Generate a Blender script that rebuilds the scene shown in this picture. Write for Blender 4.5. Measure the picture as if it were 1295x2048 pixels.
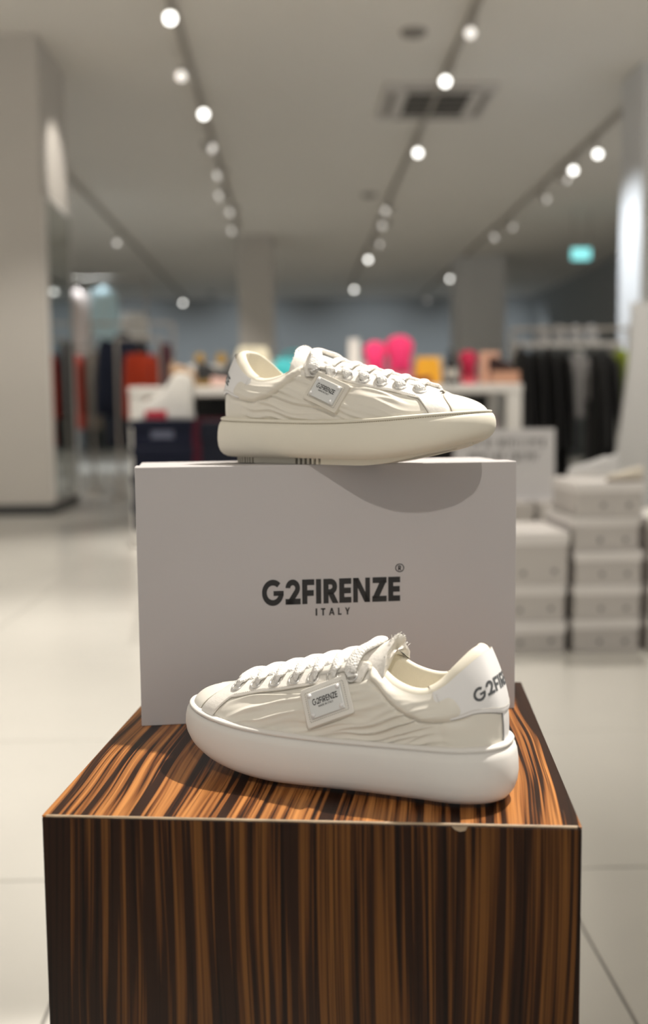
import bpy, bmesh, math, random
from mathutils import Vector, Matrix, noise
random.seed(7)
PI = math.pi
sc = bpy.context.scene
for o in list(bpy.data.objects):
    bpy.data.objects.remove(o)
C = sc.collection

# ------------------------------------------------------------------ camera
cd = bpy.data.cameras.new('camera')
cam = bpy.data.objects.new('camera', cd)
C.objects.link(cam)
cd.sensor_fit = 'VERTICAL'
cd.sensor_height = 36.0
cd.lens = 2080 / 2048 * 36.0
cd.clip_start = 0.02
cd.clip_end = 200
RIGHT = Vector((0.99953, -0.02896, -0.00991)).normalized()
FWD = Vector((0.0279, 0.99499, -0.09603)).normalized()
UP = RIGHT.cross(FWD).normalized()
cam.matrix_world = Matrix(((RIGHT.x, UP.x, -FWD.x, 0), (RIGHT.y, UP.y, -FWD.y, 0),
                           (RIGHT.z, UP.z, -FWD.z, 0.78), (0, 0, 0, 1)))
cd.dof.use_dof = True
cd.dof.focus_distance = 0.82
cd.dof.aperture_fstop = 3.45
sc.camera = cam

# ------------------------------------------------------------------ world + exposure
wd = bpy.data.worlds.new('world')
sc.world = wd
wd.use_nodes = True
bg = wd.node_tree.nodes['Background']
bg.inputs['Color'].default_value = (1.0, 0.985, 0.955, 1)
bg.inputs['Strength'].default_value = 0.48
sc.view_settings.view_transform = 'Standard'
sc.view_settings.look = 'None'
sc.view_settings.exposure = 0.0
sc.view_settings.gamma = 1.0
sc.view_settings.use_curve_mapping = False
sc.cycles.max_bounces = 8
sc.cycles.diffuse_bounces = 5
sc.cycles.use_denoising = True
sc.cycles.caustics_reflective = False
sc.cycles.caustics_refractive = False

CEIL = 3.60
ZP = 0.5052            # top of the wooden plinth


def spot(name, loc, target, watts, cone, blend=0.4, size=0.035, col=(1, 0.93, 0.84)):
    l = bpy.data.lights.new(name, 'SPOT')
    l.energy = watts
    l.spot_size = math.radians(cone)
    l.spot_blend = blend
    l.shadow_soft_size = size
    l.color = col
    o = bpy.data.objects.new(name, l)
    C.objects.link(o)
    o.location = loc
    o.rotation_euler = (Vector(target) - Vector(loc)).to_track_quat('-Z', 'Y').to_euler()
    return o


# key lights on the display: one by the middle track, the front one between tracks
spot('key_spot', (1.25, 1.50, 3.4), (0.02, 0.85, 0.6), 740, 19, 0.35, 0.03)
spot('front_spot', (0.18, -2.8, 3.4), (0.05, 0.85, 0.68), 195, 10.5, 0.3, 0.03)
# lamps added out of frame to brighten the ceiling by way of the floor
for (xx, yy) in ((-3.6, 0.5), (-3.6, 4.0), (3.7, 0.8), (3.7, 4.6), (-3.4, -2.5), (3.6, -2.5)):
    spot('ceiling_fill', (xx, yy, 3.4), (xx * 1.05, yy + 0.2, 0), 500, 80, 0.9, 0.06)
# pools of light on the tiled floor and the goods
spot('floor_spot', (-0.8, 3.4, 3.4), (-0.95, 2.9, 0), 430, 62, 0.9, 0.05)
spot('floor_spot', (-0.8, 1.6, 3.4), (-1.15, 1.7, 0), 190, 55, 0.9, 0.05)
spot('floor_spot', (1.3, 2.6, 3.4), (1.5, 2.6, 0), 60, 70, 0.9, 0.05)
spot('stack_spot', (1.3, 4.2, 3.4), (1.05, 3.5, 0.3), 200, 50, 0.7, 0.05)
spot('floor_spot', (-0.8, 5.8, 3.4), (-1.0, 5.2, 0), 300, 70, 0.9, 0.05)
spot('stack_spot', (-0.8, 3.0, 3.4), (-0.6, 4.1, 0.8), 60, 30, 0.7, 0.05)
spot('table_spot', (1.3, 5.2, 3.4), (0.7, 6.2, 1.0), 260, 45, 0.7, 0.05)
spot('table_spot', (-0.8, 5.4, 3.4), (-0.3, 6.2, 1.0), 240, 45, 0.7, 0.05)
spot('rack_spot', (-0.8, 8.4, 3.4), (-1.6, 10.2, 1.1), 260, 45, 0.7, 0.05)
spot('rack_spot', (3.1, 5.6, 3.4), (2.1, 7.5, 0.9), 120, 45, 0.7, 0.05)
spot('pillar_spot', (-0.8, 5.9, 3.4), (-2.2, 8.1, 0.5), 170, 40, 0.9, 0.05)  # added lamp, brightens the foot of the beige pillar
spot('pillar_spot', (-0.8, 8.3, 3.4), (-1.9, 8.62, 2.72), 70, 32, 0.3, 0.05)
spot('pillar_spot', (1.3, 8.8, 3.4), (2.88, 9.0, 1.5), 330, 60, 0.8, 0.05, (0.86, 0.93, 1.0))
for yy in (11.5, 15.5, 20.0):
    spot('hall_spot', (-0.8, yy, 3.4), (-1.6, yy + 0.6, 0), 125, 95, 0.9, 0.06)
    spot('hall_spot', (1.3, yy, 3.4), (1.6, yy + 0.6, 0), 125, 95, 0.9, 0.06)
    spot('hall_spot', (3.15, yy, 3.4), (3.6, yy + 0.6, 0), 95, 95, 0.9, 0.06)
for xx in (-4.0, -1.0, 2.0, 5.0):
    spot('back_wall_fill', (xx, 23.6, 3.4), (xx, 26.5, 1.4), 130, 95, 0.9, 0.06, (0.88, 0.95, 1.0))  # lamps added to lift the back wall
spot('hall_spot', (-2.6, 14.0, 3.4), (-2.9, 14.6, 1.9), 330, 80, 0.9, 0.06, (0.9, 0.96, 1.0))


# ------------------------------------------------------------------ materials
def mat(name, col, rough=0.5, spec=0.5, metal=0.0, bump=None, var=None, emit=None, sheen=0.0, coat=0.0):
    m = bpy.data.materials.new(name)
    m.use_nodes = True
    nt = m.node_tree
    b = nt.nodes['Principled BSDF']
    b.inputs['Base Color'].default_value = (*col, 1)
    b.inputs['Roughness'].default_value = rough
    b.inputs['Specular IOR Level'].default_value = spec
    b.inputs['Metallic'].default_value = metal
    if sheen:
        b.inputs['Sheen Weight'].default_value = sheen
    if coat:
        b.inputs['Coat Weight'].default_value = coat
        b.inputs['Coat Roughness'].default_value = 0.12
    tc = nt.nodes.new('ShaderNodeTexCoord')
    if var:                       # (scale, amount)
        n = nt.nodes.new('ShaderNodeTexNoise')
        n.inputs['Scale'].default_value = var[0]
        n.inputs['Detail'].default_value = 4
        nt.links.new(tc.outputs['Object'], n.inputs['Vector'])
        mx = nt.nodes.new('ShaderNodeMix')
        mx.data_type = 'RGBA'
        mx.inputs[6].default_value = (*[c * (1 - var[1]) for c in col], 1)
        mx.inputs[7].default_value = (*[min(1, c * (1 + var[1])) for c in col], 1)
        nt.links.new(n.outputs['Fac'], mx.inputs[0])
        nt.links.new(mx.outputs[2], b.inputs['Base Color'])
    if bump:                      # (kind, scale, strength, distance)
        k, s_, st, di = bump
        if k == 'noise':
            n = nt.nodes.new('ShaderNodeTexNoise')
            n.inputs['Detail'].default_value = 3
            out = n.outputs['Fac']
        elif k == 'braid':
            n = nt.nodes.new('ShaderNodeTexVoronoi')
            out = n.outputs['Distance']
        else:
            n = nt.nodes.new('ShaderNodeTexWave')
            n.inputs['Distortion'].default_value = 0.6
            out = n.outputs['Fac']
        n.inputs['Scale'].default_value = s_
        nt.links.new(tc.outputs['Object'], n.inputs['Vector'])
        bp = nt.nodes.new('ShaderNodeBump')
        bp.inputs['Strength'].default_value = st
        bp.inputs['Distance'].default_value = di
        nt.links.new(out, bp.inputs['Height'])
        nt.links.new(bp.outputs['Normal'], b.inputs['Normal'])
    if emit:
        b.inputs['Emission Color'].default_value = (*emit[0], 1)
        b.inputs['Emission Strength'].default_value = emit[1]
    return m


def wood(name, grain, seed, lit_face):
    """striped zebrano-like veneer; grain = 'y' (along the top) or 'z' (up the sides)"""
    m = bpy.data.materials.new(name)
    m.use_nodes = True
    nt = m.node_tree
    L = nt.links.new
    b = nt.nodes['Principled BSDF']
    b.inputs['Roughness'].default_value = 0.33
    b.inputs['Specular IOR Level'].default_value = 0.28
    b.inputs['Coat Weight'].default_value = 0.0
    b.inputs['Coat Roughness'].default_value = 0.2
    tc = nt.nodes.new('ShaderNodeTexCoord')
    # slow wander of the stripes
    mp0 = nt.nodes.new('ShaderNodeMapping')
    mp0.inputs['Location'].default_value = (seed, seed * 2, seed)
    mp0.inputs['Scale'].default_value = (5, 2.2, 5) if grain == 'y' else (5, 5, 1.6)
    L(tc.outputs['Object'], mp0.inputs['Vector'])
    n0 = nt.nodes.new('ShaderNodeTexNoise')
    n0.inputs['Scale'].default_value = 1.6
    n0.inputs['Detail'].default_value = 1.0
    L(mp0.outputs['Vector'], n0.inputs['Vector'])
    sp = nt.nodes.new('ShaderNodeSeparateXYZ')
    L(tc.outputs['Object'], sp.inputs['Vector'])
    mul = nt.nodes.new('ShaderNodeMath'); mul.operation = 'MULTIPLY_ADD'
    L(n0.outputs['Fac'], mul.inputs[0]); mul.inputs[1].default_value = 0.030
    L(sp.outputs['X'], mul.inputs[2])
    add = nt.nodes.new('ShaderNodeMath'); add.operation = 'ADD'
    L(mul.outputs[0], add.inputs[0])
    L(sp.outputs['Y' if grain == 'z' else 'Z'], add.inputs[1])

    def stripes(scale, along, detail, rough):
        cx = nt.nodes.new('ShaderNodeCombineXYZ')
        L(add.outputs[0], cx.inputs['X'])
        al = nt.nodes.new('ShaderNodeMath'); al.operation = 'MULTIPLY'
        L(sp.outputs['Y' if grain == 'y' else 'Z'], al.inputs[0]); al.inputs[1].default_value = along
        L(al.outputs[0], cx.inputs['Y'])
        cx.inputs['Z'].default_value = seed
        n = nt.nodes.new('ShaderNodeTexNoise')
        n.inputs['Scale'].default_value = scale
        n.inputs['Detail'].default_value = detail
        n.inputs['Roughness'].default_value = rough
        L(cx.outputs['Vector'], n.inputs['Vector'])
        return n
    a = stripes(165, 0.012, 2.0, 0.6)
    c = stripes(430, 0.008, 2.0, 0.5)
    d = stripes(30, 0.02, 1.0, 0.5)
    r1 = nt.nodes.new('ShaderNodeValToRGB')
    e = r1.color_ramp.elements
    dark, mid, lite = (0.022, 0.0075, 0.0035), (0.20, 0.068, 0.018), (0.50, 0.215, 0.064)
    if not lit_face:  # sides stand in shade; this darker palette puts it into the colour
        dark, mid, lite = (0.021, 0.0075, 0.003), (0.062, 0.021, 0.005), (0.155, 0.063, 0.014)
    e[0].position = 0.36; e[0].color = (*dark, 1)
    e[1].position = 0.66; e[1].color = (*lite, 1)
    x = e.new(0.455); x.color = (*dark, 1)
    x = e.new(0.485); x.color = (*mid, 1)
    x = e.new(0.56); x.color = (*[(p * .4 + q * .6) for p, q in zip(mid, lite)], 1)
    # combine coarse and medium
    ma = nt.nodes.new('ShaderNodeMath'); ma.operation = 'MULTIPLY_ADD'
    L(d.outputs['Fac'], ma.inputs[0]); ma.inputs[1].default_value = 0.36
    sub = nt.nodes.new('ShaderNodeMath'); sub.operation = 'SUBTRACT'
    L(a.outputs['Fac'], sub.inputs[0]); sub.inputs[1].default_value = 0.18
    L(sub.outputs[0], ma.inputs[2])
    L(ma.outputs[0], r1.inputs['Fac'])
    r2 = nt.nodes.new('ShaderNodeValToRGB')
    e2 = r2.color_ramp.elements
    e2[0].position = 0.37; e2[0].color = (0.22, 0.16, 0.13, 1)
    e2[1].position = 0.50; e2[1].color = (1, 1, 1, 1)
    L(c.outputs['Fac'], r2.inputs['Fac'])
    mx = nt.nodes.new('ShaderNodeMix'); mx.data_type = 'RGBA'; mx.blend_type = 'MULTIPLY'
    mx.inputs[0].default_value = 0.85
    L(r1.outputs['Color'], mx.inputs[6]); L(r2.outputs['Color'], mx.inputs[7])
    L(mx.outputs[2], b.inputs['Base Color'])
    return m


M = dict(
    nylon=mat('white_nylon', (0.77, 0.735, 0.655), 0.40, 0.45, bump=('noise', 900, 0.12, 0.0004), sheen=0.1),
    nylon2=mat('warm_tinted_nylon', (0.77, 0.73, 0.645), 0.40, 0.45, bump=('noise', 900, 0.12, 0.0004), sheen=0.1),
    sole=mat('white_rubber', (0.73, 0.71, 0.675), 0.6, 0.3, bump=('noise', 700, 0.08, 0.0003)),
    sole2=mat('warm_tinted_rubber', (0.76, 0.72, 0.615), 0.6, 0.3, bump=('noise', 700, 0.08, 0.0003)),
    leather=mat('white_leather', (0.84, 0.83, 0.82), 0.38, 0.5, bump=('noise', 500, 0.05, 0.0003)),
    stay=mat('white_coated_fabric', (0.83, 0.80, 0.745), 0.34, 0.5, bump=('noise', 420, 0.35, 0.0008)),
    lace=mat('white_lace', (0.85, 0.835, 0.80), 0.75, 0.3, bump=('braid', 620, 0.9, 0.0008)),
    lining=mat('cream_lining', (0.80, 0.755, 0.64), 0.85, 0.2, bump=('wave', 420, 0.35, 0.0005)),
    metal=mat('white_enamel_metal', (0.80, 0.80, 0.80), 0.28, 0.6, metal=0.25),
    eyelet=mat('silver_eyelet', (0.78, 0.77, 0.75), 0.25, 0.6, metal=0.75),
    plate=mat('white_enamel_plate', (0.70, 0.71, 0.70), 0.3, 0.5),
    thread=mat('stitch_thread', (0.42, 0.40, 0.36), 0.8),
    ink=mat('black_ink', (0.012, 0.012, 0.013), 0.5),
    inkgrey=mat('grey_ink', (0.09, 0.095, 0.10), 0.5),
    seam=mat('grey_seam', (0.20, 0.20, 0.21), 0.7),
    groove_shade=mat('seam_groove_shade', (0.36, 0.335, 0.29), 0.8),
    tread=mat('black_tread', (0.02, 0.02, 0.02), 0.7),
    carton=mat('white_carton', (0.50, 0.480, 0.482), 0.6, 0.3, bump=('noise', 650, 0.10, 0.0004), var=(9, 0.02)),
    carton_bg=mat('off_white_carton', (0.58, 0.55, 0.525), 0.6, 0.3, var=(6, 0.03)),
    navy=mat('navy_carton', (0.0045, 0.0065, 0.020), 0.6, 0.2, var=(6, 0.1)),
    navylid=mat('slate_navy_carton', (0.009, 0.011, 0.021), 0.6, 0.2, var=(6, 0.1)),
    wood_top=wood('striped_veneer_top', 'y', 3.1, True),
    wood_side=wood('shaded_veneer_side', 'z', 7.7, False),
    edge=mat('worn_veneer_edge', (0.40, 0.30, 0.20), 0.5, var=(60, 0.5)),
    tile=mat('pale_stone_tile', (0.66, 0.645, 0.60), 0.24, 0.5, var=(2.2, 0.05)),
    grout=mat('grey_grout', (0.22, 0.21, 0.20), 0.9),
    ceil=mat('matt_ceiling_paint', (0.82, 0.79, 0.74), 0.9, 0.2, var=(0.5, 0.03)),
    wall=mat('grey_wall_paint', (0.40, 0.42, 0.43), 0.9, 0.2, var=(0.6, 0.04)),
    wallp=mat('pale_wall_paint', (0.60, 0.61, 0.61), 0.9, 0.2, var=(0.6, 0.04)),
    pillar=mat('beige_pillar_paint', (0.58, 0.55, 0.51), 0.8, 0.3, var=(0.8, 0.03)),
    pillar2=mat('pale_pillar_paint', (0.72, 0.72, 0.72), 0.8, 0.3, var=(0.8, 0.03)),
    skirt=mat('dark_skirting', (0.05, 0.05, 0.05), 0.5),
    mirror=mat('mirror_glass', (0.62, 0.66, 0.65), 0.03, 0.5, metal=1.0),
    white=mat('white_lacquer', (0.72, 0.70, 0.67), 0.4, 0.5, var=(3, 0.02)),
    black=mat('black_panel', (0.012, 0.012, 0.013), 0.6),
    track=mat('grey_track', (0.42, 0.39, 0.35), 0.5),
    head=mat('white_lamp_housing', (0.55, 0.52, 0.48), 0.5),
    lens=mat('lit_lens', (0.9, 0.9, 0.85), 0.4, emit=((1, 0.98, 0.92), 5.0)),
    lensdim=mat('turned_away_lens', (0.9, 0.85, 0.8), 0.4, emit=((1, 0.96, 0.9), 1.0)),
    grille=mat('dark_vent_grille', (0.06, 0.058, 0.052), 0.7),
    ventw=mat('vent_cover', (0.66, 0.63, 0.60), 0.6),
    ventd=mat('vent_slot', (0.28, 0.26, 0.24), 0.7),
    exit=mat('teal_lit_sign', (0.3, 0.8, 0.8), 0.4, emit=((0.28, 0.85, 0.86), 1.1)),
    signw=mat('white_sign_board', (0.70, 0.69, 0.70), 0.5),
    signink=mat('grey_sign_ink', (0.16, 0.16, 0.16), 0.6),
)


def cmat(name, col, rough=0.75, var=0.12):
    if name not in M:
        M[name] = mat(name, col, rough, 0.3, var=(12, var), sheen=0.15)
    return M[name]


# ------------------------------------------------------------------ mesh helpers
class MB:
    def __init__(s):
        s.v, s.f = [], []

    def add(s, vs, fs):
        k = len(s.v)
        s.v += [tuple(v) for v in vs]
        s.f += [tuple(i + k for i in f) for f in fs]

    def box(s, x0, x1, y0, y1, z0, z1):
        s.add([(x, y, z) for z in (z0, z1) for y in (y0, y1) for x in (x0, x1)],
              [(0, 2, 3, 1), (4, 5, 7, 6), (0, 1, 5, 4), (2, 6, 7, 3), (0, 4, 6, 2), (1, 3, 7, 5)])

    def grid(s, pts, closed_u=False, closed_v=False, flip=False):
        nu, nv = len(pts), len(pts[0])
        fs = []
        for i in range(nu if closed_u else nu - 1):
            for j in range(nv if closed_v else nv - 1):
                a, b = i * nv + j, ((i + 1) % nu) * nv + j
                c, d = ((i + 1) % nu) * nv + (j + 1) % nv, i * nv + (j + 1) % nv
                fs.append((a, d, c, b) if flip else (a, b, c, d))
        s.add([p for r in pts for p in r], fs)

    def fan(s, ring, flip=False):
        n = len(ring)
        c = sum((Vector(p) for p in ring), Vector()) / n
        s.add(list(ring) + [c], [((i, (i + 1) % n, n) if not flip else ((i + 1) % n, i, n)) for i in range(n)])

    def tube(s, path, r, n=10, flat=None, cap=True, upv=None):
        """sweep an ellipse along path; r = radius (or list); flat = (w, h) half sizes, h along upv"""
        path = [Vector(p) for p in path]
        rings = []
        for i, p in enumerate(path):
            t = (path[min(i + 1, len(path) - 1)] - path[max(i - 1, 0)]).normalized()
            up = Vector(upv[i] if isinstance(upv, list) else upv) if upv is not None else (Vector((0, 0, 1)) if abs(t.z) < 0.9 else Vector((1, 0, 0)))
            a = t.cross(up).normalized()
            b = a.cross(t).normalized()
            ra, rb = (flat[i] if isinstance(flat, list) else flat) if flat else ((r[i], r[i]) if isinstance(r, list) else (r, r))
            rings.append([p + a * ra * math.cos(2 * PI * k / n) + b * rb * math.sin(2 * PI * k / n) for k in range(n)])
        s.grid(rings, closed_v=True)
        if cap:
            s.fan(rings[0], True)
            s.fan(rings[-1])

    def lathe(s, prof, n=24, M4=None):
        rings = [[Vector((r * math.cos(2 * PI * k / n), r * math.sin(2 * PI * k / n), z)) for k in range(n)] for r, z in prof]
        if M4:
            rings = [[M4 @ p for p in r] for r in rings]
        s.grid(rings, closed_v=True)

    def build(s, name, m, parent=None, smooth=False, bevel=0.0, seg=2, auto=None):
        me = bpy.data.meshes.new(name)
        me.from_pydata(s.v, [], s.f)
        if bevel:
            bm = bmesh.new(); bm.from_mesh(me)
            bmesh.ops.bevel(bm, geom=list(bm.edges), offset=bevel, segments=seg, affect='EDGES', profile=0.5)
            bm.to_mesh(me); bm.free()
        me.materials.append(m)
        if smooth:
            me.polygons.foreach_set('use_smooth', [True] * len(me.polygons))
        me.update()
        o = bpy.data.objects.new(name, me)
        C.objects.link(o)
        if parent:
            o.parent = parent
        return o


def thing(name, label, cat, loc=(0, 0, 0), rz=0, group=None):
    o = bpy.data.objects.new(name, None)
    C.objects.link(o)
    o.empty_display_size = 0.05
    o.location = loc
    o.rotation_euler = (0, 0, rz)
    o['label'] = label
    o['category'] = cat
    if group:
        o['group'] = group
    return o


def tag(o, label, cat, group=None):
    o['label'] = label
    o['category'] = cat
    if group:
        o['group'] = group
    return o


def struct(o):
    o['kind'] = 'structure'
    return o


def lerp(a, b, t):
    return a + (b - a) * t


def smooth01(t):
    t = max(0.0, min(1.0, t))
    return t * t * (3 - 2 * t)


def table(tab, u):
    """Catmull-Rom through rows (u, a, b, ...)"""
    n = len(tab)
    if u <= tab[0][0]:
        return list(tab[0][1:])
    if u >= tab[-1][0]:
        return list(tab[-1][1:])
    for i in range(n - 1):
        if tab[i][0] <= u <= tab[i + 1][0]:
            break
    p1, p2 = tab[i], tab[i + 1]
    p0 = tab[i - 1] if i > 0 else p1
    p3 = tab[i + 2] if i + 2 < n else p2
    h = p2[0] - p1[0]
    t = (u - p1[0]) / h
    out = []
    for k in range(1, len(p1)):
        m1 = (p2[k] - p0[k]) / max(1e-9, p2[0] - p0[0]) * h
        m2 = (p3[k] - p1[k]) / max(1e-9, p3[0] - p1[0]) * h
        t2, t3 = t * t, t * t * t
        out.append((2 * t3 - 3 * t2 + 1) * p1[k] + (t3 - 2 * t2 + t) * m1 + (-2 * t3 + 3 * t2) * p2[k] + (t3 - t2) * m2)
    return out


# ------------------------------------------------------------------ lettering (geometric capitals built from quads)
def glyph(ch, w):
    q = []

    def rect(x0, x1, y0, y1):
        q.append([(x0, y0), (x1, y0), (x1, y1), (x0, y1)])

    def arc(cx, cy, R, r, a0, a1, sx=1.0, n=18):
        for i in range(n):
            t0, t1 = (math.radians(lerp(a0, a1, k / n)) for k in (i, i + 1))
            q.append([(cx + sx * r * math.cos(t0), cy + r * math.sin(t0)), (cx + sx * R * math.cos(t0), cy + R * math.sin(t0)),
                      (cx + sx * R * math.cos(t1), cy + R * math.sin(t1)), (cx + sx * r * math.cos(t1), cy + r * math.sin(t1))])

    def par(xb, xt, yb, yt, hw):     # slanted stroke, horizontal width hw
        q.append([(xb, yb), (xb + hw, yb), (xt + hw, yt), (xt, yt)])
    if ch == 'G':
        arc(.53, .5, .53, .53 - w, 45, 352, n=30); rect(.56, 1.055, .5 - w * .55, .5 + w * .30); return q, 1.14
    if ch == '2':
        arc(.36, .66, .355, .355 - w, 178, -38, n=18)
        q.append([(0, 0), (w * 1.3, 0), (.36 + .355 * math.cos(math.radians(-38)), .66 + .355 * math.sin(math.radians(-38))),
                  (.36 + (.355 - w) * math.cos(math.radians(-38)), .66 + (.355 - w) * math.sin(math.radians(-38)))])
        rect(0, .74, 0, w); return q, .82
    if ch == 'F':
        rect(0, w * 1.08, 0, 1); rect(w, .60, 1 - w, 1); rect(w, .57, .56 - w, .56); return q, .68
    if ch == 'I':
        rect(0, w * 1.08, 0, 1); return q, w * 1.08 + .11
    if ch == 'E':
        rect(0, w * 1.08, 0, 1); rect(w, .60, 1 - w, 1); rect(w, .58, .5 - w / 2, .5 + w / 2); rect(w, .60, 0, w); return q, .69
    if ch == 'R' or ch == 'P':
        rect(0, w * 1.08, 0, 1); rect(w, .36, 1 - w, 1); rect(w, .36, .36, .36 + w * .9); arc(.36, .68, .32, .32 - w, 90, -90, n=12)
        if ch == 'R':
            par(.45, .20, 0, .44, w * 1.25)
        return q, .78
    if ch == 'N':
        rect(0, w, 0, 1); rect(.84 - w, .84, 0, 1); par(.84 - w * 1.15, 0, 0, 1, w * 1.15); return q, .95
    if ch == 'Z':
        rect(.02, .72, 1 - w, 1); rect(0, .72, 0, w); par(0, .72 - w * 1.35, w * .6, 1 - w * .6, w * 1.35); return q, .80
    if ch == 'T':
        rect(0, .62, 1 - w, 1); rect(.31 - w / 2, .31 + w / 2, 0, 1); return q, .70
    if ch == 'L':
        rect(0, w, 0, 1); rect(w, .5, 0, w); return q, .58
    if ch == 'A':
        par(0, .40 - w / 2, 0, 1, w); par(.80 - w, .40 - w / 2, 0, 1, w); rect(.2, .6, .24, .24 + w * .8); return q, .86
    if ch == 'Y':
        rect(.35 - w / 2, .35 + w / 2, 0, .5); par(.35 - w / 2, 0, .42, 1, w); par(.35 - w / 2, .70 - w, .42, 1, w); return q, .76
    if ch == 'M':
        rect(0, w, 0, 1); rect(.96 - w, .96, 0, 1); par(.48 - w / 2, 0, .1, 1, w); par(.48 - w / 2, .96 - w, .1, 1, w); return q, 1.07
    if ch == 'D':
        rect(0, w, 0, 1); rect(w, .36, 1 - w, 1); rect(w, .36, 0, w); arc(.34, .5, .5, .5 - w, 90, -90, n=16); return q, .92
    if ch == 'r':                      # registered mark
        arc(.5, .5, .5, .40, 0, 360, n=28)
        for a in glyph('R', .22)[0]:
            q.append([(.32 + x * .5, .22 + y * .56) for x, y in a])
        return q, 1.05
    return q, .36


def text_quads(txt, w=0.2, track=0.0):
    out, x = [], 0.0
    for ch in txt:
        g, adv = glyph(ch, w)
        out += [[(px + x, py) for px, py in qd] for qd in g]
        x += adv + track
    return out, x - track - 0.1


def text_mesh(quads, fn, n=1):
    mb = MB()
    for qd in quads:
        pts = []
        for i in range(n + 1):
            row = []
            for j in range(n + 1):
                a, b = i / n, j / n
                x = lerp(lerp(qd[0][0], qd[1][0], a), lerp(qd[3][0], qd[2][0], a), b)
                y = lerp(lerp(qd[0][1], qd[1][1], a), lerp(qd[3][1], qd[2][1], a), b)
                row.append(fn(x, y))
            pts.append(row)
        mb.grid(pts)
    return mb


# ================================================================== STRUCTURE
fl = MB(); fl.box(-7, 7, -4.5, 28, -0.06, -0.0025)
floor = struct(fl.build('floor', M['grout']))
TS = 0.760
tm = MB(); tm.box(0.002, TS - 0.002, 0.002, TS - 0.002, -0.012, 0.0)
tproto = None
for j in range(-2, 16):
    for i in range(-8, 8):
        if j > 6 and (i < -6 or i > 6):
            continue
        if tproto is None:
            tproto = t = tm.build('tile', M['tile'], floor, bevel=0.0012, seg=1)
        else:
            t = tproto.copy(); C.objects.link(t)
        t.location = (0.427 + i * TS, 1.697 + (j - 1) * TS - TS + 0.0, random.uniform(-0.0004, 0.0004))
far = MB(); far.box(-7, 7, 1.697 + 14 * TS, 28, -0.012, 0.0)
far.box(-7, 0.427 - 8 * TS, -4.5, 1.697 + 14 * TS, -0.012, 0.0)
far.box(0.427 + 8 * TS, 7, -4.5, 1.697 + 14 * TS, -0.012, 0.0)
ff = far.build('far_paving', M['tile'], floor)
b = MB(); b.box(-7, 7, -4.5, 28, CEIL, CEIL + 0.1)
ceiling = struct(b.build('ceiling', M['ceil']))
b = MB(); b.box(-7, 7, 26.5, 26.7, 0, CEIL)
struct(b.build('wall_back', M['wall']))
b = MB(); b.box(-6.2, -6.0, 12.5, 26.5, 0, CEIL)
struct(b.build('wall_left', M['wallp']))
b = MB(); b.box(6.0, 6.2, 12.5, 26.5, 0, CEIL)
struct(b.build('wall_right', M['wall']))

def pillar(name, x0, x1, y0, y1, m, skirt=True):
    b = MB(); b.box(x0, x1, y0, y1, 0.0, CEIL - 0.001)
    o = struct(b.build(name, m))
    if skirt:
        s = MB(); s.box(x0 - 0.012, x1 + 0.012, y0 - 0.012, y1 + 0.012, 0.001, 0.085)
        s.build('skirting', M['skirt'], o)
    return o


pl = pillar('pillar_left', -2.75, -1.88, 8.10, 9.05, M['pillar'])
b = MB(); b.box(-1.879, -1.868, 8.16, 9.0, 0.12, 2.42)
mir = b.build('mirror', M['mirror'])
tag(mir, 'tall wall mirror on the flank of the beige pillar', 'mirror')
f = MB()
f.box(-1.88, -1.860, 8.12, 8.16, 0.10, 2.44); f.box(-1.88, -1.860, 9.0, 9.03, 0.10, 2.44)
f.box(-1.88, -1.860, 8.16, 9.0, 2.42, 2.45)
f.build('mirror_frame', M['white'], mir)
pillar('pillar_right', 2.886, 3.55, 8.7, 9.27, M['pillar2'])
pillar('pillar_middle', -0.86, -0.30, 17.0, 17.6, M['pillar'])
pillar('pillar_far', 3.03, 3.90, 19.25, 20.1, M['pillar2'])

# ================================================================== CEILING FITTINGS
tracks = {'left-hand': (-0.80, 5.2, 16.2), 'middle': (1.30, 5.2, 23.5), 'right-hand': (3.14, 9.8, 25.6), 'far left': (-2.62, 11.5, 26.0)}
for k, (x, y0, y1) in tracks.items():
    b = MB(); b.box(x - 0.02, x + 0.02, y0, y1, CEIL - 0.045, CEIL - 0.0)
    b.box(x - 0.012, x + 0.012, y0 + .02, y1 - .02, CEIL - 0.05, CEIL - 0.045)
    tag(b.build('ceiling_track', M['track']), 'slim grey ceiling light track, the %s one of four' % k, 'light track', 'ceiling light tracks')


def head_mesh():
    b = MB(); b.box(-0.014, 0.014, -0.05, 0.05, -0.022, 0.0)
    a = b.build('adapter', M['track'])
    b = MB(); b.tube([(0, 0, -0.02), (0, 0, -0.10)], 0.008, 8)
    st = b.build('stem', M['track'])
    prof = [(0.0, 0.075), (0.030, 0.075), (0.037, 0.06), (0.039, -0.06), (0.044, -0.075), (0.042, -0.078), (0.037, -0.072)]
    b = MB(); b.lathe(prof, 20)
    h = b.build('lamp_housing', M['head'], None, True)
    b = MB(); b.lathe([(0.038, -0.0735), (0.025, -0.078), (0.0001, -0.079)], 20)
    l = b.build('lens', M['lens'], None, True)
    return a, st, h, l


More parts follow.
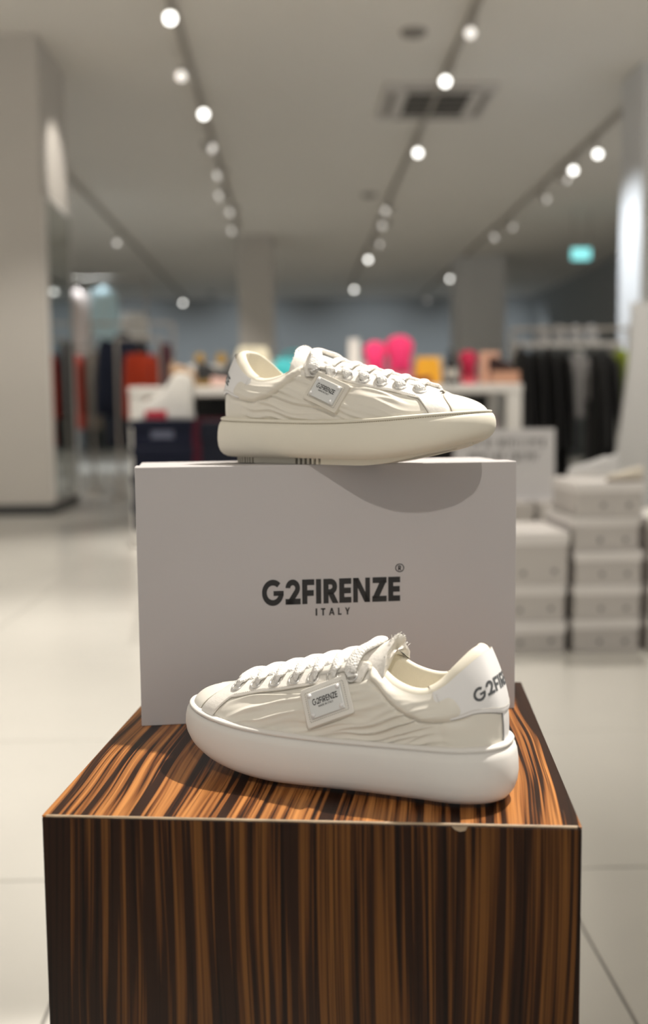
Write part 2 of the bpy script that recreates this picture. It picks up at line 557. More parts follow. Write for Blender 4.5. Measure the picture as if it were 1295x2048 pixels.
HP = head_mesh()
lens_dim = HP[3].data.copy(); lens_dim.materials.clear(); lens_dim.materials.append(M['lensdim'])
ORD = ['nearest', 'second', 'third', 'fourth', 'fifth', 'sixth', 'seventh', 'eighth']
heads = {
    'left-hand': [(-0.79, 7.25, 1), (-0.84, 8.44, .6), (-0.76, 9.48, 1), (-0.82, 10.65, 0), (-0.76, 11.85, 0), (-0.82, 12.92, 0), (-0.75, 13.96, 0), (-0.81, 15.35, 0)],
    'middle': [(1.27, 7.52, .7), (1.24, 8.58, 1), (1.30, 10.87, 1), (1.28, 13.91, 0), (1.33, 15.0, 0), (1.33, 16.63, 0), (1.33, 18.29, 1), (1.33, 22.71, 1)],
    'right-hand': [(3.17, 10.94, 1), (3.12, 11.67, 1), (3.10, 12.11, 0), (3.13, 13.21, 0), (3.12, 15.17, 0), (3.12, 16.03, 0), (3.16, 21.0, 1), (3.16, 25.0, 0)],
    'far left': [(-2.70, 16.4, .5), (-2.62, 25.2, 1)],
}
first = True
for k, lst in heads.items():
    for n, (x, y, br) in enumerate(lst):
        t = thing('track_spotlight', 'white track spotlight, %s along the %s ceiling track' % (ORD[n], k), 'spotlight', (tracks[k][0], y, CEIL - 0.05), 0, 'ceiling track spotlights')
        aim = Vector((-x * 0.12 + random.uniform(-.15, .15), -1.0, -0.55)) if br >= .5 else Vector((random.choice((-1, 1)) * 0.9, -0.75, -0.6))
        rot = aim.to_track_quat('-Z', 'Y').to_euler()
        for q, p in enumerate(HP):
            c = p if first else p.copy()
            if not first:
                C.objects.link(c)
            c.parent = t
            if q >= 2:
                c.location = (x - tracks[k][0], 0, -0.135)
                c.rotation_euler = rot
            if q == 3 and br < 1:
                c.data = lens_dim
        first = False

# air conditioning cassette
vc = thing('ceiling_vent_unit', 'square ceiling air conditioning cassette with dark central grille', 'air vent', (1.33, 9.80, CEIL))
b = MB(); b.box(-.50, .50, -.54, .54, -0.03, 0)
b.build('cover_panel', M['ventw'], vc, bevel=.008)
for sx0, sx1, sy0, sy1 in ((-.45, -.39, -.36, .36), (.39, .45, -.36, .36), (-.33, .33, -.48, -.42), (-.33, .33, .42, .48)):
    b = MB(); b.box(sx0, sx1, sy0, sy1, -0.036, -0.029); b.build('air_slot', M['ventd'], vc)
b = MB(); b.box(-.28, .28, -.32, .32, -0.04, -0.029); b.build('intake_grille', M['grille'], vc)
for k in range(9):
    b = MB(); yy = -.29 + k * .0725; b.box(-.27, .27, yy - .012, yy + .012, -0.046, -0.039); b.build('grille_slat', M['ventd'] if k % 2 else M['grille'], vc)
for (x, y, lab) in ((0.93, 8.05, 'small round grey ceiling speaker beside the vent'), (1.02, 13.9, 'small round smoke detector far along the ceiling'), (-1.9, 25.0, 'dark round ceiling speaker far beyond the left pillars')):
    b = MB(); b.lathe([(0.0001, -0.035), (0.07, -0.035), (0.095, -0.02), (0.1, 0.0)], 24)
    o = b.build('ceiling_disc', M['ventd'], None, True); o.location = (x, y, CEIL); tag(o, lab, 'detector')
ex = thing('exit_sign', 'lit teal emergency exit sign hanging from the ceiling', 'sign', (4.12, 15.0, 2.98))
b = MB(); b.box(-.135, .135, -.025, .025, -.08, .08); b.build('sign_case', M['exit'], ex, bevel=.01)
for sx in (-.12, .12):
    b = MB(); b.tube([(sx, 0, .08), (sx, 0, CEIL - 2.98)], 0.006, 6); b.build('hanger_rod', M['track'], ex)

# ================================================================== PLINTH
PW, PD = 0.366, 0.37
ped = thing('display_plinth', 'glossy striped dark wood display cube carrying box and sneaker', 'plinth', (-0.1769, 0.6985, 0), -0.108)
b = MB(); b.box(0.0, PW, 0.0, PD, ZP - 0.0015, ZP); b.build('top_panel', M['wood_top'], ped, bevel=0.0006)
b = MB(); b.box(0.0, PW, 0.0, 0.006, 0.002, ZP - 0.0016); b.build('front_panel', M['wood_side'], ped, bevel=0.0008)
b = MB(); b.box(0.0, PW, PD - .006, PD, 0.002, ZP - 0.0016); b.build('back_panel', M['wood_side'], ped, bevel=0.0008)
b = MB(); b.box(0.0, 0.006, 0.0062, PD - .0062, 0.002, ZP - 0.0016); b.build('side_panel', M['wood_side'], ped, bevel=0.0008)
b = MB(); b.box(PW - .006, PW, 0.0062, PD - .0062, 0.002, ZP - 0.0016); b.build('side_panel', M['wood_side'], ped, bevel=0.0008)
# worn pale edge along the front arris, and a chip in it
b = MB()
n = 60
pts = []
for i in range(n + 1):
    x = lerp(0.003, PW - 0.003, i / n)
    wv = 0.0002 + 0.0003 * noise.noise(Vector((x * 60, 0, 0)))
    pts.append([(x, -0.0004, ZP - 0.0008 - wv), (x, -0.0005, ZP - 0.0004), (x, 0.0004, ZP + 0.0004), (x, 0.0008 + wv, ZP + 0.0003)])
b.grid(pts); b.build('worn_edge', M['edge'], ped, True)
b = MB()
b.add([(0.280, -0.0004, ZP - .0012), (0.291, -0.0004, ZP - .0012), (0.2895, -0.0006, ZP - .0042), (0.286, -0.0006, ZP - .005), (0.2825, -0.0006, ZP - .0038)], [(0, 1, 2, 3, 4)])
o = b.build('veneer_chip', M['edge'], ped); o['label'] = 'small pale chip in the front edge'

# ================================================================== WHITE SHOE BOX
BW, BH, BD = 0.34, 0.2285, 0.118
sb = thing('shoe_box', 'large white shoe box standing on edge with black printed lettering', 'box', (-0.1375, 0.8998, ZP), 0.1027)
b = MB(); b.box(0.0012, BW - 0.0012, 0.0022, BD, 0.0008, BH - 0.0012); b.build('box_body', M['carton'], sb, bevel=0.0008)
b = MB()
LD = 0.032
b.box(0, BW, 0, 0.0018, 0, BH)
lid = b.build('lid', M['carton'], sb, bevel=0.0007)
b = MB()
b.box(0, BW, 0.0019, LD, BH - 0.0011, BH); b.box(0, BW, 0.0019, LD, 0, 0.0007)
b.box(0, 0.0011, 0.0019, LD, 0.001, BH - 0.0012); b.box(BW - 0.0011, BW, 0.0019, LD, 0.001, BH - 0.0012)
b.build('lid_flange', M['carton'], lid)


def flat_text(txt, x0, z0, width, height, w, track, m, name):
    qs, tw = text_quads(txt, w, track)
    k = width / tw
    return text_mesh(qs, lambda x, y: (x0 + x * k, -0.00025, z0 + y * height)).build(name, m, lid)


flat_text('G2FIRENZE', 0.1080, 0.1043, 0.1243, 0.0222, 0.235, 0.0, M['ink'], 'brand_lettering')
flat_text('ITALY', 0.1556, 0.0935, 0.0308, 0.0066, 0.205, 0.40, M['ink'], 'italy_lettering')
flat_text('r', 0.2280, 0.1305, 0.0078, 0.0078, 0.2, 0, M['ink'], 'registered_mark')


# ================================================================== SNEAKERS
LS = 0.275
OUT = [  # x, lateral half width, medial half width
    (0.0000, 0.0000, 0.0000), (0.0025, 0.0155, 0.0155), (0.0115, 0.0275, 0.0275), (0.032, 0.0370, 0.0365), (0.070, 0.0398, 0.0380),
    (0.110, 0.0415, 0.0375), (0.150, 0.0455, 0.0405), (0.185, 0.0488, 0.0450), (0.213, 0.0478, 0.0462), (0.238, 0.0410, 0.0430),
    (0.257, 0.0295, 0.0335), (0.269, 0.0160, 0.0195), (0.2748, -0.0020, 0.0020)]


def outline(n=160):
    lat = [(x, a) for x, a, m_ in OUT[:-1]]
    med = [(x, -m_) for x, a, m_ in OUT[1:-1]][::-1]
    ctrl = lat + [(OUT[-1][0], OUT[-1][1])] + med
    dense = []
    N = len(ctrl)
    for i in range(N):
        p0, p1, p2, p3 = (Vector(ctrl[(i + k) % N]) for k in (-1, 0, 1, 2))
        for s in range(24):
            t = s / 24
            d1 = (p2 - p1).length; d0 = max(1e-6, (p1 - p0).length); d2 = max(1e-6, (p3 - p2).length)
            m1 = ((p2 - p1) / d1 - (p2 - p0) / (d0 + d1) + (p1 - p0) / d0) * d1
            m2 = ((p3 - p2) / d2 - (p3 - p1) / (d1 + d2) + (p2 - p1) / d1) * d1
            t2, t3 = t * t, t ** 3
            dense.append((2 * t3 - 3 * t2 + 1) * p1 + (t3 - 2 * t2 + t) * m1 + (-2 * t3 + 3 * t2) * p2 + (t3 - t2) * m2)
    ntoe = 24 * len(lat)
    sides = [dense[:ntoe + 1], [dense[0]] + dense[:ntoe - 1:-1]]
    res = []
    for sd in sides:
        acc = [0]
        for a, b_ in zip(sd, sd[1:]):
            acc.append(acc[-1] + (b_ - a).length)
        pts = []
        j = 0
        for i in range(n + 1):
            s = acc[-1] * i / n
            while j < len(acc) - 2 and acc[j + 1] < s:
                j += 1
            f_ = (s - acc[j]) / max(1e-9, acc[j + 1] - acc[j])
            pts.append(sd[j].lerp(sd[j + 1], f_))
        res.append(pts)
    return res


NO = 160
OL = outline(NO)
ONRM = []
for sidx, pts in enumerate(OL):
    ns = []
    for i in range(NO + 1):
        if i == 0:
            nn = Vector((-1, 0))
        elif i == NO:
            nn = Vector((1, 0))
        else:
            t = (pts[i + 1] - pts[i - 1]).normalized()
            nn = Vector((-t.y, t.x)) if sidx == 0 else Vector((t.y, -t.x))
        ns.append(nn)
    ONRM.append(ns)


def out_pt(sidx, u, inset):
    k = max(0.0, min(1.0, u)) * NO
    i = min(NO - 1, int(k)); f_ = k - i
    p = OL[sidx][i].lerp(OL[sidx][i + 1], f_)
    nn = ONRM[sidx][i].lerp(ONRM[sidx][i + 1], f_).normalized()
    return p - nn * inset


def z_bot(x):
    return 0.020 * max(0.0, (x - 0.160) / 0.115) ** 2


def z_top(x):
    return table([(0, 0.0440), (0.06, 0.0415), (0.13, 0.0400), (0.19, 0.0422), (0.235, 0.0452), (0.275, 0.0480)], x)[0]


TT = [  # u, Tx, Ty, Tz   top contour: heel - collar - eyestay edge - toe crest
    (0.00, 0.0215, 0.0000, 0.1020), (0.05, 0.0250, 0.0135, 0.1000), (0.10, 0.0345, 0.0240, 0.0915), (0.15, 0.0455, 0.0290, 0.0815),
    (0.205, 0.0580, 0.0312, 0.0755), (0.26, 0.0700, 0.0312, 0.0748), (0.32, 0.0840, 0.0292, 0.0785), (0.38, 0.0985, 0.0245, 0.0865),
    (0.43, 0.1110, 0.0200, 0.0905), (0.55, 0.1440, 0.0165, 0.0835), (0.70, 0.1860, 0.0150, 0.0730), (0.80, 0.2160, 0.0135, 0.0650),
    (0.84, 0.2265, 0.0090, 0.0622), (0.875, 0.2310, 0.0000, 0.0608), (1.00, 0.2450, 0.0000, 0.0580)]
HT = [  # u, handle at T (x, y outward, z), handle length at B (outward, up)
    (0.00, -0.0130, 0.000, -0.026, 0.0015, 0.022), (0.05, -0.0110, 0.005, -0.025, 0.0015, 0.022), (0.12, -0.0040, 0.006, -0.022, 0.002, 0.020),
    (0.25, 0.0, 0.006, -0.017, 0.003, 0.016), (0.43, 0.0, 0.012, -0.015, 0.004, 0.018), (0.60, 0.0, 0.013, -0.009, 0.004, 0.014),
    (0.80, 0.001, 0.011, -0.004, 0.003, 0.0085), (0.875, 0.002, 0.014, -0.002, 0.002, 0.008), (0.94, 0.008, 0.011, -0.002, 0.002, 0.007),
    (1.00, 0.012, 0.0, -0.0035, 0.001, 0.006)]


class Sneaker:
    def __init__(s, mir, k=1.0, kz=1.0):
        s.kz = kz
        s.zb = 0.0058 if mir < 0 else 0.0030    # gap under the sole shell, filled by the tread
        s.k = k
        s.m = mir           # +1 left shoe (lateral = +Y), -1 right shoe

    def base(s, side, u, t):
        """side 0 lateral, 1 medial"""
        B2 = out_pt(side, u, 0.0085)
        nn = (out_pt(side, u, 0.0) - B2).normalized()
        Tx, Ty, Tz = table(TT, u)
        hx, hy, hz, ho, hu = table(HT, u)
        sg = 1 if side == 0 else -1
        B = Vector((B2.x, B2.y, z_top(B2.x) - 0.0035))
        T = Vector((Tx, Ty * sg, Tz))
        b1 = B + Vector((nn.x * ho, nn.y * ho, hu))
        t1 = T + Vector((hx, hy * sg, hz))
        a = 1 - t
        return a ** 3 * B + 3 * a * a * t * b1 + 3 * a * t * t * t1 + t ** 3 * T

    def normal(s, side, u, t):
        e = 0.004
        u0, u1 = max(0, u - e), min(1, u + e)
        t0, t1 = max(0, t - e), min(1, t + e)
        n = (s.base(side, u1, t) - s.base(side, u0, t)).cross(s.base(side, u, t1) - s.base(side, u, t0))
        if u < 1e-6:
            n = Vector((n.x, 0, n.z))
        if n.length < 1e-14:
            return Vector((0, 0, 1))
        n.normalize()
        if side == 0:
            n = -n
        return -n if (n.dot(Vector((0, 1 if side == 0 else -1, 0.8))) < 0 and 0.1 < u < 0.9) else n

    def P(s, side, u, t, off=0.0):
        p = s.base(side, u, t)
        if off:
            p = p + s.normal(side, u, t) * off
        return Vector((p.x, p.y * s.m, p.z))

    def N(s, side, u, t):
        n = s.normal(side, u, t)
        return Vector((n.x, n.y * s.m, n.z))

    def wrinkle(s, side, u, t):
        p = s.base(side, u, t)
        X, Z = p.x, p.z
        sd = 3.0 * side + (11 if s.m < 0 else 0)
        # padded collar below the opening
        if u < 0.40:
            line = 0.52 + 0.30 * smooth01((u - 0.20) / 0.2) - 0.05 * smooth01((0.2 - u) / 0.1)
            cw = smooth01((u - 0.10) / 0.05) * (1 - smooth01((u - 0.39) / 0.03))
        else:
            line, cw = 1.0, 0.0
        puff = 0.0
        if cw > 0:
            d = (t - line) / max(0.05, 1 - line)
            if d > 0:
                puff = 0.0036 * cw * math.sin(PI * min(1, d) ** 0.7)
            puff -= 0.0016 * cw * math.exp(-(d / 0.16) ** 2)
        # nylon folds: long shallow creases that gather behind the patch and under the collar
        a = smooth01((X - 0.035) / 0.03) * (1 - 0.75 * smooth01((X - 0.195) / 0.03))
        a *= smooth01(t / 0.10) * (1 - smooth01((t - 0.88) / 0.12))
        if t > line:
            a *= 0.25
        slope = 0.22 * (X - 0.13)
        fx = X * 15 + sd
        zz = (Z + slope + 0.006 * noise.noise(Vector((X * 26, Z * 22, sd)))) * 165
        w1 = noise.noise(Vector((fx, zz, sd)))
        w1 = (1 - min(1, abs(w1) * 2.6)) ** 1.3 * 2 - .6
        w2 = noise.noise(Vector((X * 46 + 9, Z * 240 + X * 60, sd + 4)))
        amp = 0.0010 + 0.0006 * smooth01((X - .04) / .02) * (1 - smooth01((X - .115) / .03))
        # vertical gather line near the heel
        g = math.exp(-((X - 0.048 - 0.08 * (Z - 0.06)) / 0.0035) ** 2) * (1 if t < line else 0) * smooth01(t / .1)
        return puff + a * (amp * w1 + 0.00045 * w2) - 0.0011 * g

    def panel(s, name, fn, nu, nv, off, m, root, sides=(0, 1), mirror_join=False, edge=(1, 1, 1, 1), wr=0.0):
        """overlay: fn(a,b)->(u,t); rim folds down to the upper along the flagged edges (a0,a1,b0,b1)"""
        mb = MB()
        for side in sides:
            pts = []
            A = [0.0] + [i / nu for i in range(nu + 1)] + [1.0]
            Bq = [0.0] + [j / nv for j in range(nv + 1)] + [1.0]
            for i, a in enumerate(A):
                row = []
                for j, b_ in enumerate(Bq):
                    low = (i == 0 and edge[0]) or (i == len(A) - 1 and edge[1]) or (j == 0 and edge[2]) or (j == len(Bq) - 1 and edge[3])
                    near = (i == 1 and edge[0]) or (i == len(A) - 2 and edge[1]) or (j == 1 and edge[2]) or (j == len(Bq) - 2 and edge[3])
                    u, t = fn(a, b_)
                    o = -0.0012 if low else (off * 0.75 if near else off)
                    if wr:
                        o += wr * s.wrinkle(side, u, t)
                    row.append(s.P(side, u, t, o))
                pts.append(row)
            mb.grid(pts, flip=(side == 0) == (s.m > 0))
        o = mb.build(name, m, root, True)
        o.data.set_sharp_from_angle(angle=math.radians(48))
        return o

    def find(s, side, X, Z):
        best = None
        for i in range(20, 96):
            for j in range(4, 100, 2):
                p = s.base(side, i / 100, j / 100)
                d = (p.x - X) ** 2 + (p.z - Z) ** 2
                if best is None or d < best[0]:
                    best = (d, i / 100, j / 100)
        return best[1], best[2]

    def build(s, name, label, loc, rz, mats, group):
        root = thing(name, label, 'shoe', loc, rz, group)
        root.scale = (s.k, s.k, s.k * s.kz)
        # --- sole: stacked inset outlines
        lev = [(0.00, 0.0125), (0.015, 0.0090), (0.06, 0.0055), (0.14, 0.0026), (0.26, 0.0008), (0.42, 0.0000), (0.60, 0.0003), (0.76, 0.0013),
               (0.868, 0.0030), (0.888, 0.0047), (0.902, 0.0047), (0.920, 0.0036), (0.945, 0.0033), (0.975, 0.0041), (0.995, 0.0066), (0.985, 0.0100), (0.93, 0.016)]
        rings = []
        us = [i / 90 for i in range(91)]
        for fz, ins in lev:
            ring = []
            for side, seq in ((0, us), (1, us[-2:0:-1])):
                for u in seq:
                    p = out_pt(side, u, ins)
                    zb = z_bot(p.x) + s.zb
                    ring.append(Vector((p.x, p.y * s.m, lerp(zb, z_top(p.x), fz))))
            rings.append(ring)
        mb = MB(); mb.grid(rings, closed_v=True, flip=s.m < 0)
        mb.fan(rings[0], s.m > 0)
        mb.fan(rings[-1], s.m < 0)
        sole = mb.build('sole', mats['sole'], root, True)
        # stitches in the groove
        mb = MB()
        for side in (0, 1):
            for k in range(150):
                u = (k + 0.15) / 150
                u2 = (k + 0.75) / 150
                p, q = out_pt(side, u, 0.0044), out_pt(side, u2, 0.0044)
                zf = lambda x: lerp(z_bot(x) + s.zb, z_top(x), 0.895)
                mb.tube([(p.x, p.y * s.m, zf(p.x)), (q.x, q.y * s.m, zf(q.x))], 0.00030, 4, cap=False)
        st = mb.build('welt_stitching', mats['stitch'], sole)
        st['kind'] = 'stuff'
        # --- outsole with lugs
        mb = MB()
        r0, r1 = [], []
        for side, seq in ((0, us), (1, us[-2:0:-1])):
            for u in seq:
                p = out_pt(side, u, 0.0210)
                r0.append((p.x, p.y * s.m, z_bot(p.x) + s.zb * .42 + 0.0036 * smooth01((p.x - .15) / .06))); r1.append((p.x, p.y * s.m, z_bot(p.x) + s.zb + .0006))
        mb.grid([r0, r1], closed_v=True); mb.fan(r0, True)
        outs = mb.build('outsole', mats['tread'], root)
        mb = MB()
        for side in (0, 1):
            k = 0
            u = 0.015
            while u < 0.98:
                x = out_pt(side, u, 0.014).x
                lug = s.m < 0 and (x < 0.045 or 0.085 < x < 0.118)
                du = 0.0075 if lug else 0.02
                u2 = u + du
                vs = []
                for uu in (u, u2):
                    p, q = out_pt(side, uu, 0.0185), out_pt(side, uu, 0.032)
                    for z in (0.0001, s.zb + .0006):
                        zz = z + (0.0045 * smooth01((p.x - .16) / .07) if z < .003 else 0)
                        vs += [(p.x, p.y * s.m, z_bot(p.x) + zz), (q.x, q.y * s.m, z_bot(q.x) + zz)]
                mb.add(vs, [(0, 1, 3, 2), (4, 6, 7, 5), (0, 4, 5, 1), (2, 3, 7, 6), (0, 2, 6, 4), (1, 5, 7, 3)])
                u = u2 + (0.0075 if lug else 0.0)
        mb.build('tread_lugs', mats['sole'], outs)
        # --- upper
        mb = MB()
        NU, NT = 270, 84
        for side in (0, 1):
            pts = []
            for i in range(NU + 1):
                u = i / NU
                row = []
                for j in range(NT + 1):
                    t = j / NT
                    w = 0.0
                    if u < 0.80:
                        fade = smooth01((0.80 - u) / 0.03) * smooth01(u / 0.03)
                        w = s.wrinkle(side, u, t) * fade
                    row.append(s.P(side, u, t, w if abs(w) > 1e-7 else 1e-7))
                pts.append(row)
            mb.grid(pts, flip=(side == 0) == (s.m > 0))
        mb.build('upper', mats['nylon'], root, True)
        # --- toe cap and vamp strip
        s.panel('toe_cap', lambda a, b_: (lerp(0.872, 1.0, a), b_), 30, 20, 0.0014, mats['cap'], root, edge=(1, 0, 0, 0))

        def stay(a, b_):
            u = lerp(0.405, 0.860, a)
            tl = 0.74 - 0.08 * smooth01((u - 0.5) / 0.2)
            tl -= 0.10 * smooth01((u - .70) / .1)
            tl = lerp(tl, 1.0, 0.8 * smooth01((0.425 - u) / 0.02))
            k = smooth01((u - 0.786) / 0.028)
            tl = lerp(tl, 0.0, k)
            return u, lerp(tl, 1.0, b_)
        es = s.panel('eyestay', stay, 130, 16, 0.0019, M['stay'], root, edge=(1, 1, 1, 1))
        # stitch row along the eyestay
        mb = MB()
        for k in range(74):
            for side in (0, 1):
                a0, a1 = (k + .2) / 74 * .80 + .03, (k + .75) / 74 * .80 + .03
                pp = []
                for a in (a0, a1):
                    u, t = stay(a, 0.10)
                    pp.append(s.P(side, u, t, 0.0021))
                mb.tube(pp, 0.00026, 4, cap=False)
        sm_ = MB()
        for side in (0, 1):
            sm_.tube([s.P(side, *stay(a / 160, 0.0), 0.0001) for a in range(161)], 0.00050, 6, cap=False)
            sm_.tube([s.P(side, *stay(1.0, b_ / 24), 0.0001) for b_ in range(25)], 0.00050, 6, cap=False)
            sm_.tube([s.P(side, 0.8715, b_ / 24, 0.0001) for b_ in range(25)], 0.00050, 6, cap=False)
        sm_.build('panel_seam_shade', M['groove_shade'], es)  # dark tubes stand in for the shade in the seam grooves
        x = mb.build('eyestay_stitching', mats['stitch2'], es); x['kind'] = 'stuff'
        # --- heel tab and backstay

        def tabf(a, b_):
            u0 = a * 0.178
            tl = table([(0, 0.37), (0.035, 0.375), (0.07, 0.43), (0.11, 0.50), (0.145, 0.525), (0.18, 0.545)], u0)[0]
            t = lerp(tl, 1.0, b_)
            return u0 * lerp(0.90, 1.04, smooth01(b_)), t
        ht = s.panel('heel_tab', tabf, 34, 26, 0.0021, M['leather'], root, edge=(0, 1, 1, 0))
        mb = MB()
        for k in range(40):
            for side in (0, 1):
                pp = [tabf((k + d) / 40, 0.10) for d in (.2, .75)]
                pp = [s.P(side, u, t, 0.0023) for u, t in pp]
                mb.tube(pp, 0.00025, 4, cap=False)
            if k < 14:
                for side in (0, 1):
                    pp = [tabf(0.94, 0.12 + (k + d) / 14 * .8) for d in (.2, .75)]
                    mb.tube([s.P(side, u, t, 0.0023) for u, t in pp], 0.00025, 4, cap=False)
        x = mb.build('tab_stitching', mats['stitch2'], ht); x['kind'] = 'stuff'
        bs = s.panel('backstay', lambda a, b_: (a * 0.026, b_ * 0.42), 6, 12, 0.0011, M['leather'], root, edge=(0, 1, 0, 0))
        mb = MB()
        for side in (0, 1):
            mb.tube([s.P(side, 0.0268, t / 20 * .40 + .02, 0.0006) for t in range(21)], 0.0004, 6, cap=False)
            mb.tube([s.P(side, *tabf(a / 30, -0.004), 0.0004) for a in range(31)], 0.00045, 6, cap=False)
            mb.tube([s.P(side, *tabf(1.004, b_ / 16 * .93), 0.0003) for b_ in range(17)], 0.0004, 6, cap=False)
        mb.build('seam_line', M['seam'], bs)
        # heel lettering wraps round the tab
        qs, tw = text_quads('G2FIRENZE', 0.21, 0.02)
        H_ = 0.0098
        W_ = 0.060
        hp = [(0.0, 0)]
        for k in range(1, 101):     # arc length at t = .62
            u = 0.2 * k / 100
            hp.append((hp[-1][0] + (s.base(0, u, 0.62) - s.base(0, u - 0.002, 0.62)).length, u))

        def u_of(sv):
            for (s0, u0), (s1, u1) in zip(hp, hp[1:]):
                if sv <= s1:
                    return lerp(u0, u1, (sv - s0) / max(1e-9, s1 - s0))
            return hp[-1][1]

        def wrap(x, y):
            sx = (x / tw - 0.5) * W_           # negative = left as seen from behind = shoe's left side
            left_is_lat = s.m > 0
            side = 0 if (sx < 0) == left_is_lat else 1
            u = u_of(abs(sx))
            t = 0.645 + y * 0.14 - 0.035 * (u / 0.12)
            return s.P(side, u, t, 0.00235)
        text_mesh(qs, wrap, 4).build('heel_lettering', M['inkgrey'], ht)
        # --- lining: rolled collar rim, inner wall, insole
        mb = MB()
        for side in (0, 1):
            pts = []
            for i in range(91):
                u = i / 90 * 0.44
                T = s.base(side, u, 1.0)
                dn = (s.base(side, u, 0.93) - T).normalized()
                inw = Vector((0.075, 0, T.z)) - T
                if u > 0.2:
                    inw = Vector((0, -T.y, 0))
                inw.z = 0
                inw.normalize()
                if u < 0.06:
                    inw = Vector((1, 0, 0)).lerp(inw, u / 0.06).normalized()
                row = []
                rr = 0.0042 * (1 - 0.6 * smooth01((u - 0.38) / 0.05))
                for k in range(9):
                    th = PI * k / 8
                    row.append(T + inw * rr * (1 - math.cos(th)) - dn * (rr * 0.8 * math.sin(th) - 0.0) + dn * 0.0)
                inner0 = row[-1]
                b0 = s.base(side, u, 0.06)
                end = Vector((b0.x, b0.y, 0)) + inw * 0.009 + Vector((0, 0, 0.046))
                for k in range(1, 13):
                    q = k / 12
                    mid = s.base(side, u, 1 - q * 0.94)
                    pp = Vector((mid.x, mid.y, 0)) + inw * (0.0085 + 0.002 * math.sin(PI * min(1, q * 1.6)))
                    pp.z = lerp(inner0.z, 0.046, q)
                    pp = inner0.lerp(end, q).lerp(pp, 0.75) if q < 1 else end
                    row.append(pp)
                pts.append([Vector((p.x, p.y * s.m, p.z)) for p in row])
            mb.grid(pts, flip=(side == 1) == (s.m > 0))
        ln = mb.build('lining', M['lining'], root, True)
        mb = MB()
        pts = []
        for i in range(31):
            u = 0.005 + i / 30 * 0.8
            a_, c_ = s.base(0, u, 0.05), s.base(1, u, 0.05)
            pts.append([Vector((lerp(a_.x, c_.x, k / 8) + 0.003, lerp(a_.y, c_.y, k / 8) * s.m * .9, 0.0475 + 0.002 * (2 * k / 8 - 1) ** 2)) for k in range(9)])
        mb.grid(pts); mb.build('insole', M['lining'], root, True)
        # --- tongue
        mb = MB()
        top, bot = [], []
        nx, ny = 40, 16
        for i in range(nx + 1):
            q = i / nx
            X = lerp(0.228, 0.0915, q)
            u = None
            zc = table([(0.0915, 0.1045), (0.097, 0.1005), (0.105, 0.0970), (0.125, 0.0915), (0.16, 0.0828), (0.20, 0.0718), (0.228, 0.0625)], X)[0]
            hw = table([(0.0915, 0.0285), (0.105, 0.0295), (0.13, 0.0265), (0.18, 0.020), (0.228, 0.012)], X)[0]
            ra, rb = [], []
            for j in range(ny + 1):
                v = 2 * j / ny - 1
                drop = lerp(0.0075, 0.021, smooth01((0.122 - X) / 0.016)) * abs(v) ** 2.4
                wob = 0.0012 * noise.noise(Vector((X * 90, v * 5, 2 + s.m))) * smooth01((0.12 - X) / 0.02)
                jag = 0.0030 * noise.noise(Vector((v * 7, 1.3, 5))) * (1 if i == nx else 0)
                th = 0.0030 * (1 - abs(v) ** 6) + (0.0022 * smooth01((0.118 - X) / 0.012) * (1 - abs(v) ** 6))
                ra.append(Vector((X + jag, v * hw * s.m, zc - drop + wob + th * .5)))
                rb.append(Vector((X + jag, v * hw * s.m * .985, zc - drop + wob - th)))
            top.append(ra); bot.append(rb)
        loopring = [a + b_[::-1] for a, b_ in zip(top, bot)]
        mb.grid(loopring, closed_v=True, flip=s.m < 0)
        mb.fan(loopring[-1])
        tg = mb.build('tongue', M['stay'], root, True)
        # frayed threads on the tongue top
        mb = MB()
        rnd = random.Random(3)
        for k in range(60):
            v = rnd.uniform(-.95, .95)
            p = Vector((0.0915 + rnd.uniform(0, .003), v * 0.028 * s.m, 0.1035 - 0.021 * abs(v) ** 2.4 + rnd.uniform(0, .002)))
            d = Vector((rnd.uniform(-.003, .0), rnd.uniform(-.002, .002), rnd.uniform(.0005, .003)))
            mb.tube([p, p + d * .5 + Vector((0, 0, .0004)), p + d], 0.00028, 4, cap=False)
        x = mb.build('frayed_edge', M['lace'], tg); x['kind'] = 'stuff'
        # --- eyelets and laces
        eu = [table([(0, 0.798), (6, 0.452)], i)[0] for i in range(7)]
        te = 0.815
        cen = []
        em = MB()
        R_, r_ = 0.0046, 0.0009
        ring = [[Vector(((R_ + r_ * math.cos(b_)) * math.cos(a), (R_ + r_ * math.cos(b_)) * math.sin(a), r_ * math.sin(b_)))
                 for b_ in [2 * PI * k / 8 for k in range(8)]] for a in [2 * PI * k / 20 for k in range(20)]]
        em.grid(ring, closed_u=True, closed_v=True)
        eproto = None
        for side in (0, 1):
            for u in eu:
                p, n_ = s.P(side, u, te, 0.0021), s.N(side, u, te)
                if eproto is None:
                    e = eproto = em.build('eyelet', M['eyelet'], root, True)
                else:
                    e = eproto.copy(); C.objects.link(e)
                e.location = p
                e.rotation_euler = n_.to_track_quat('Z', 'Y').to_euler()

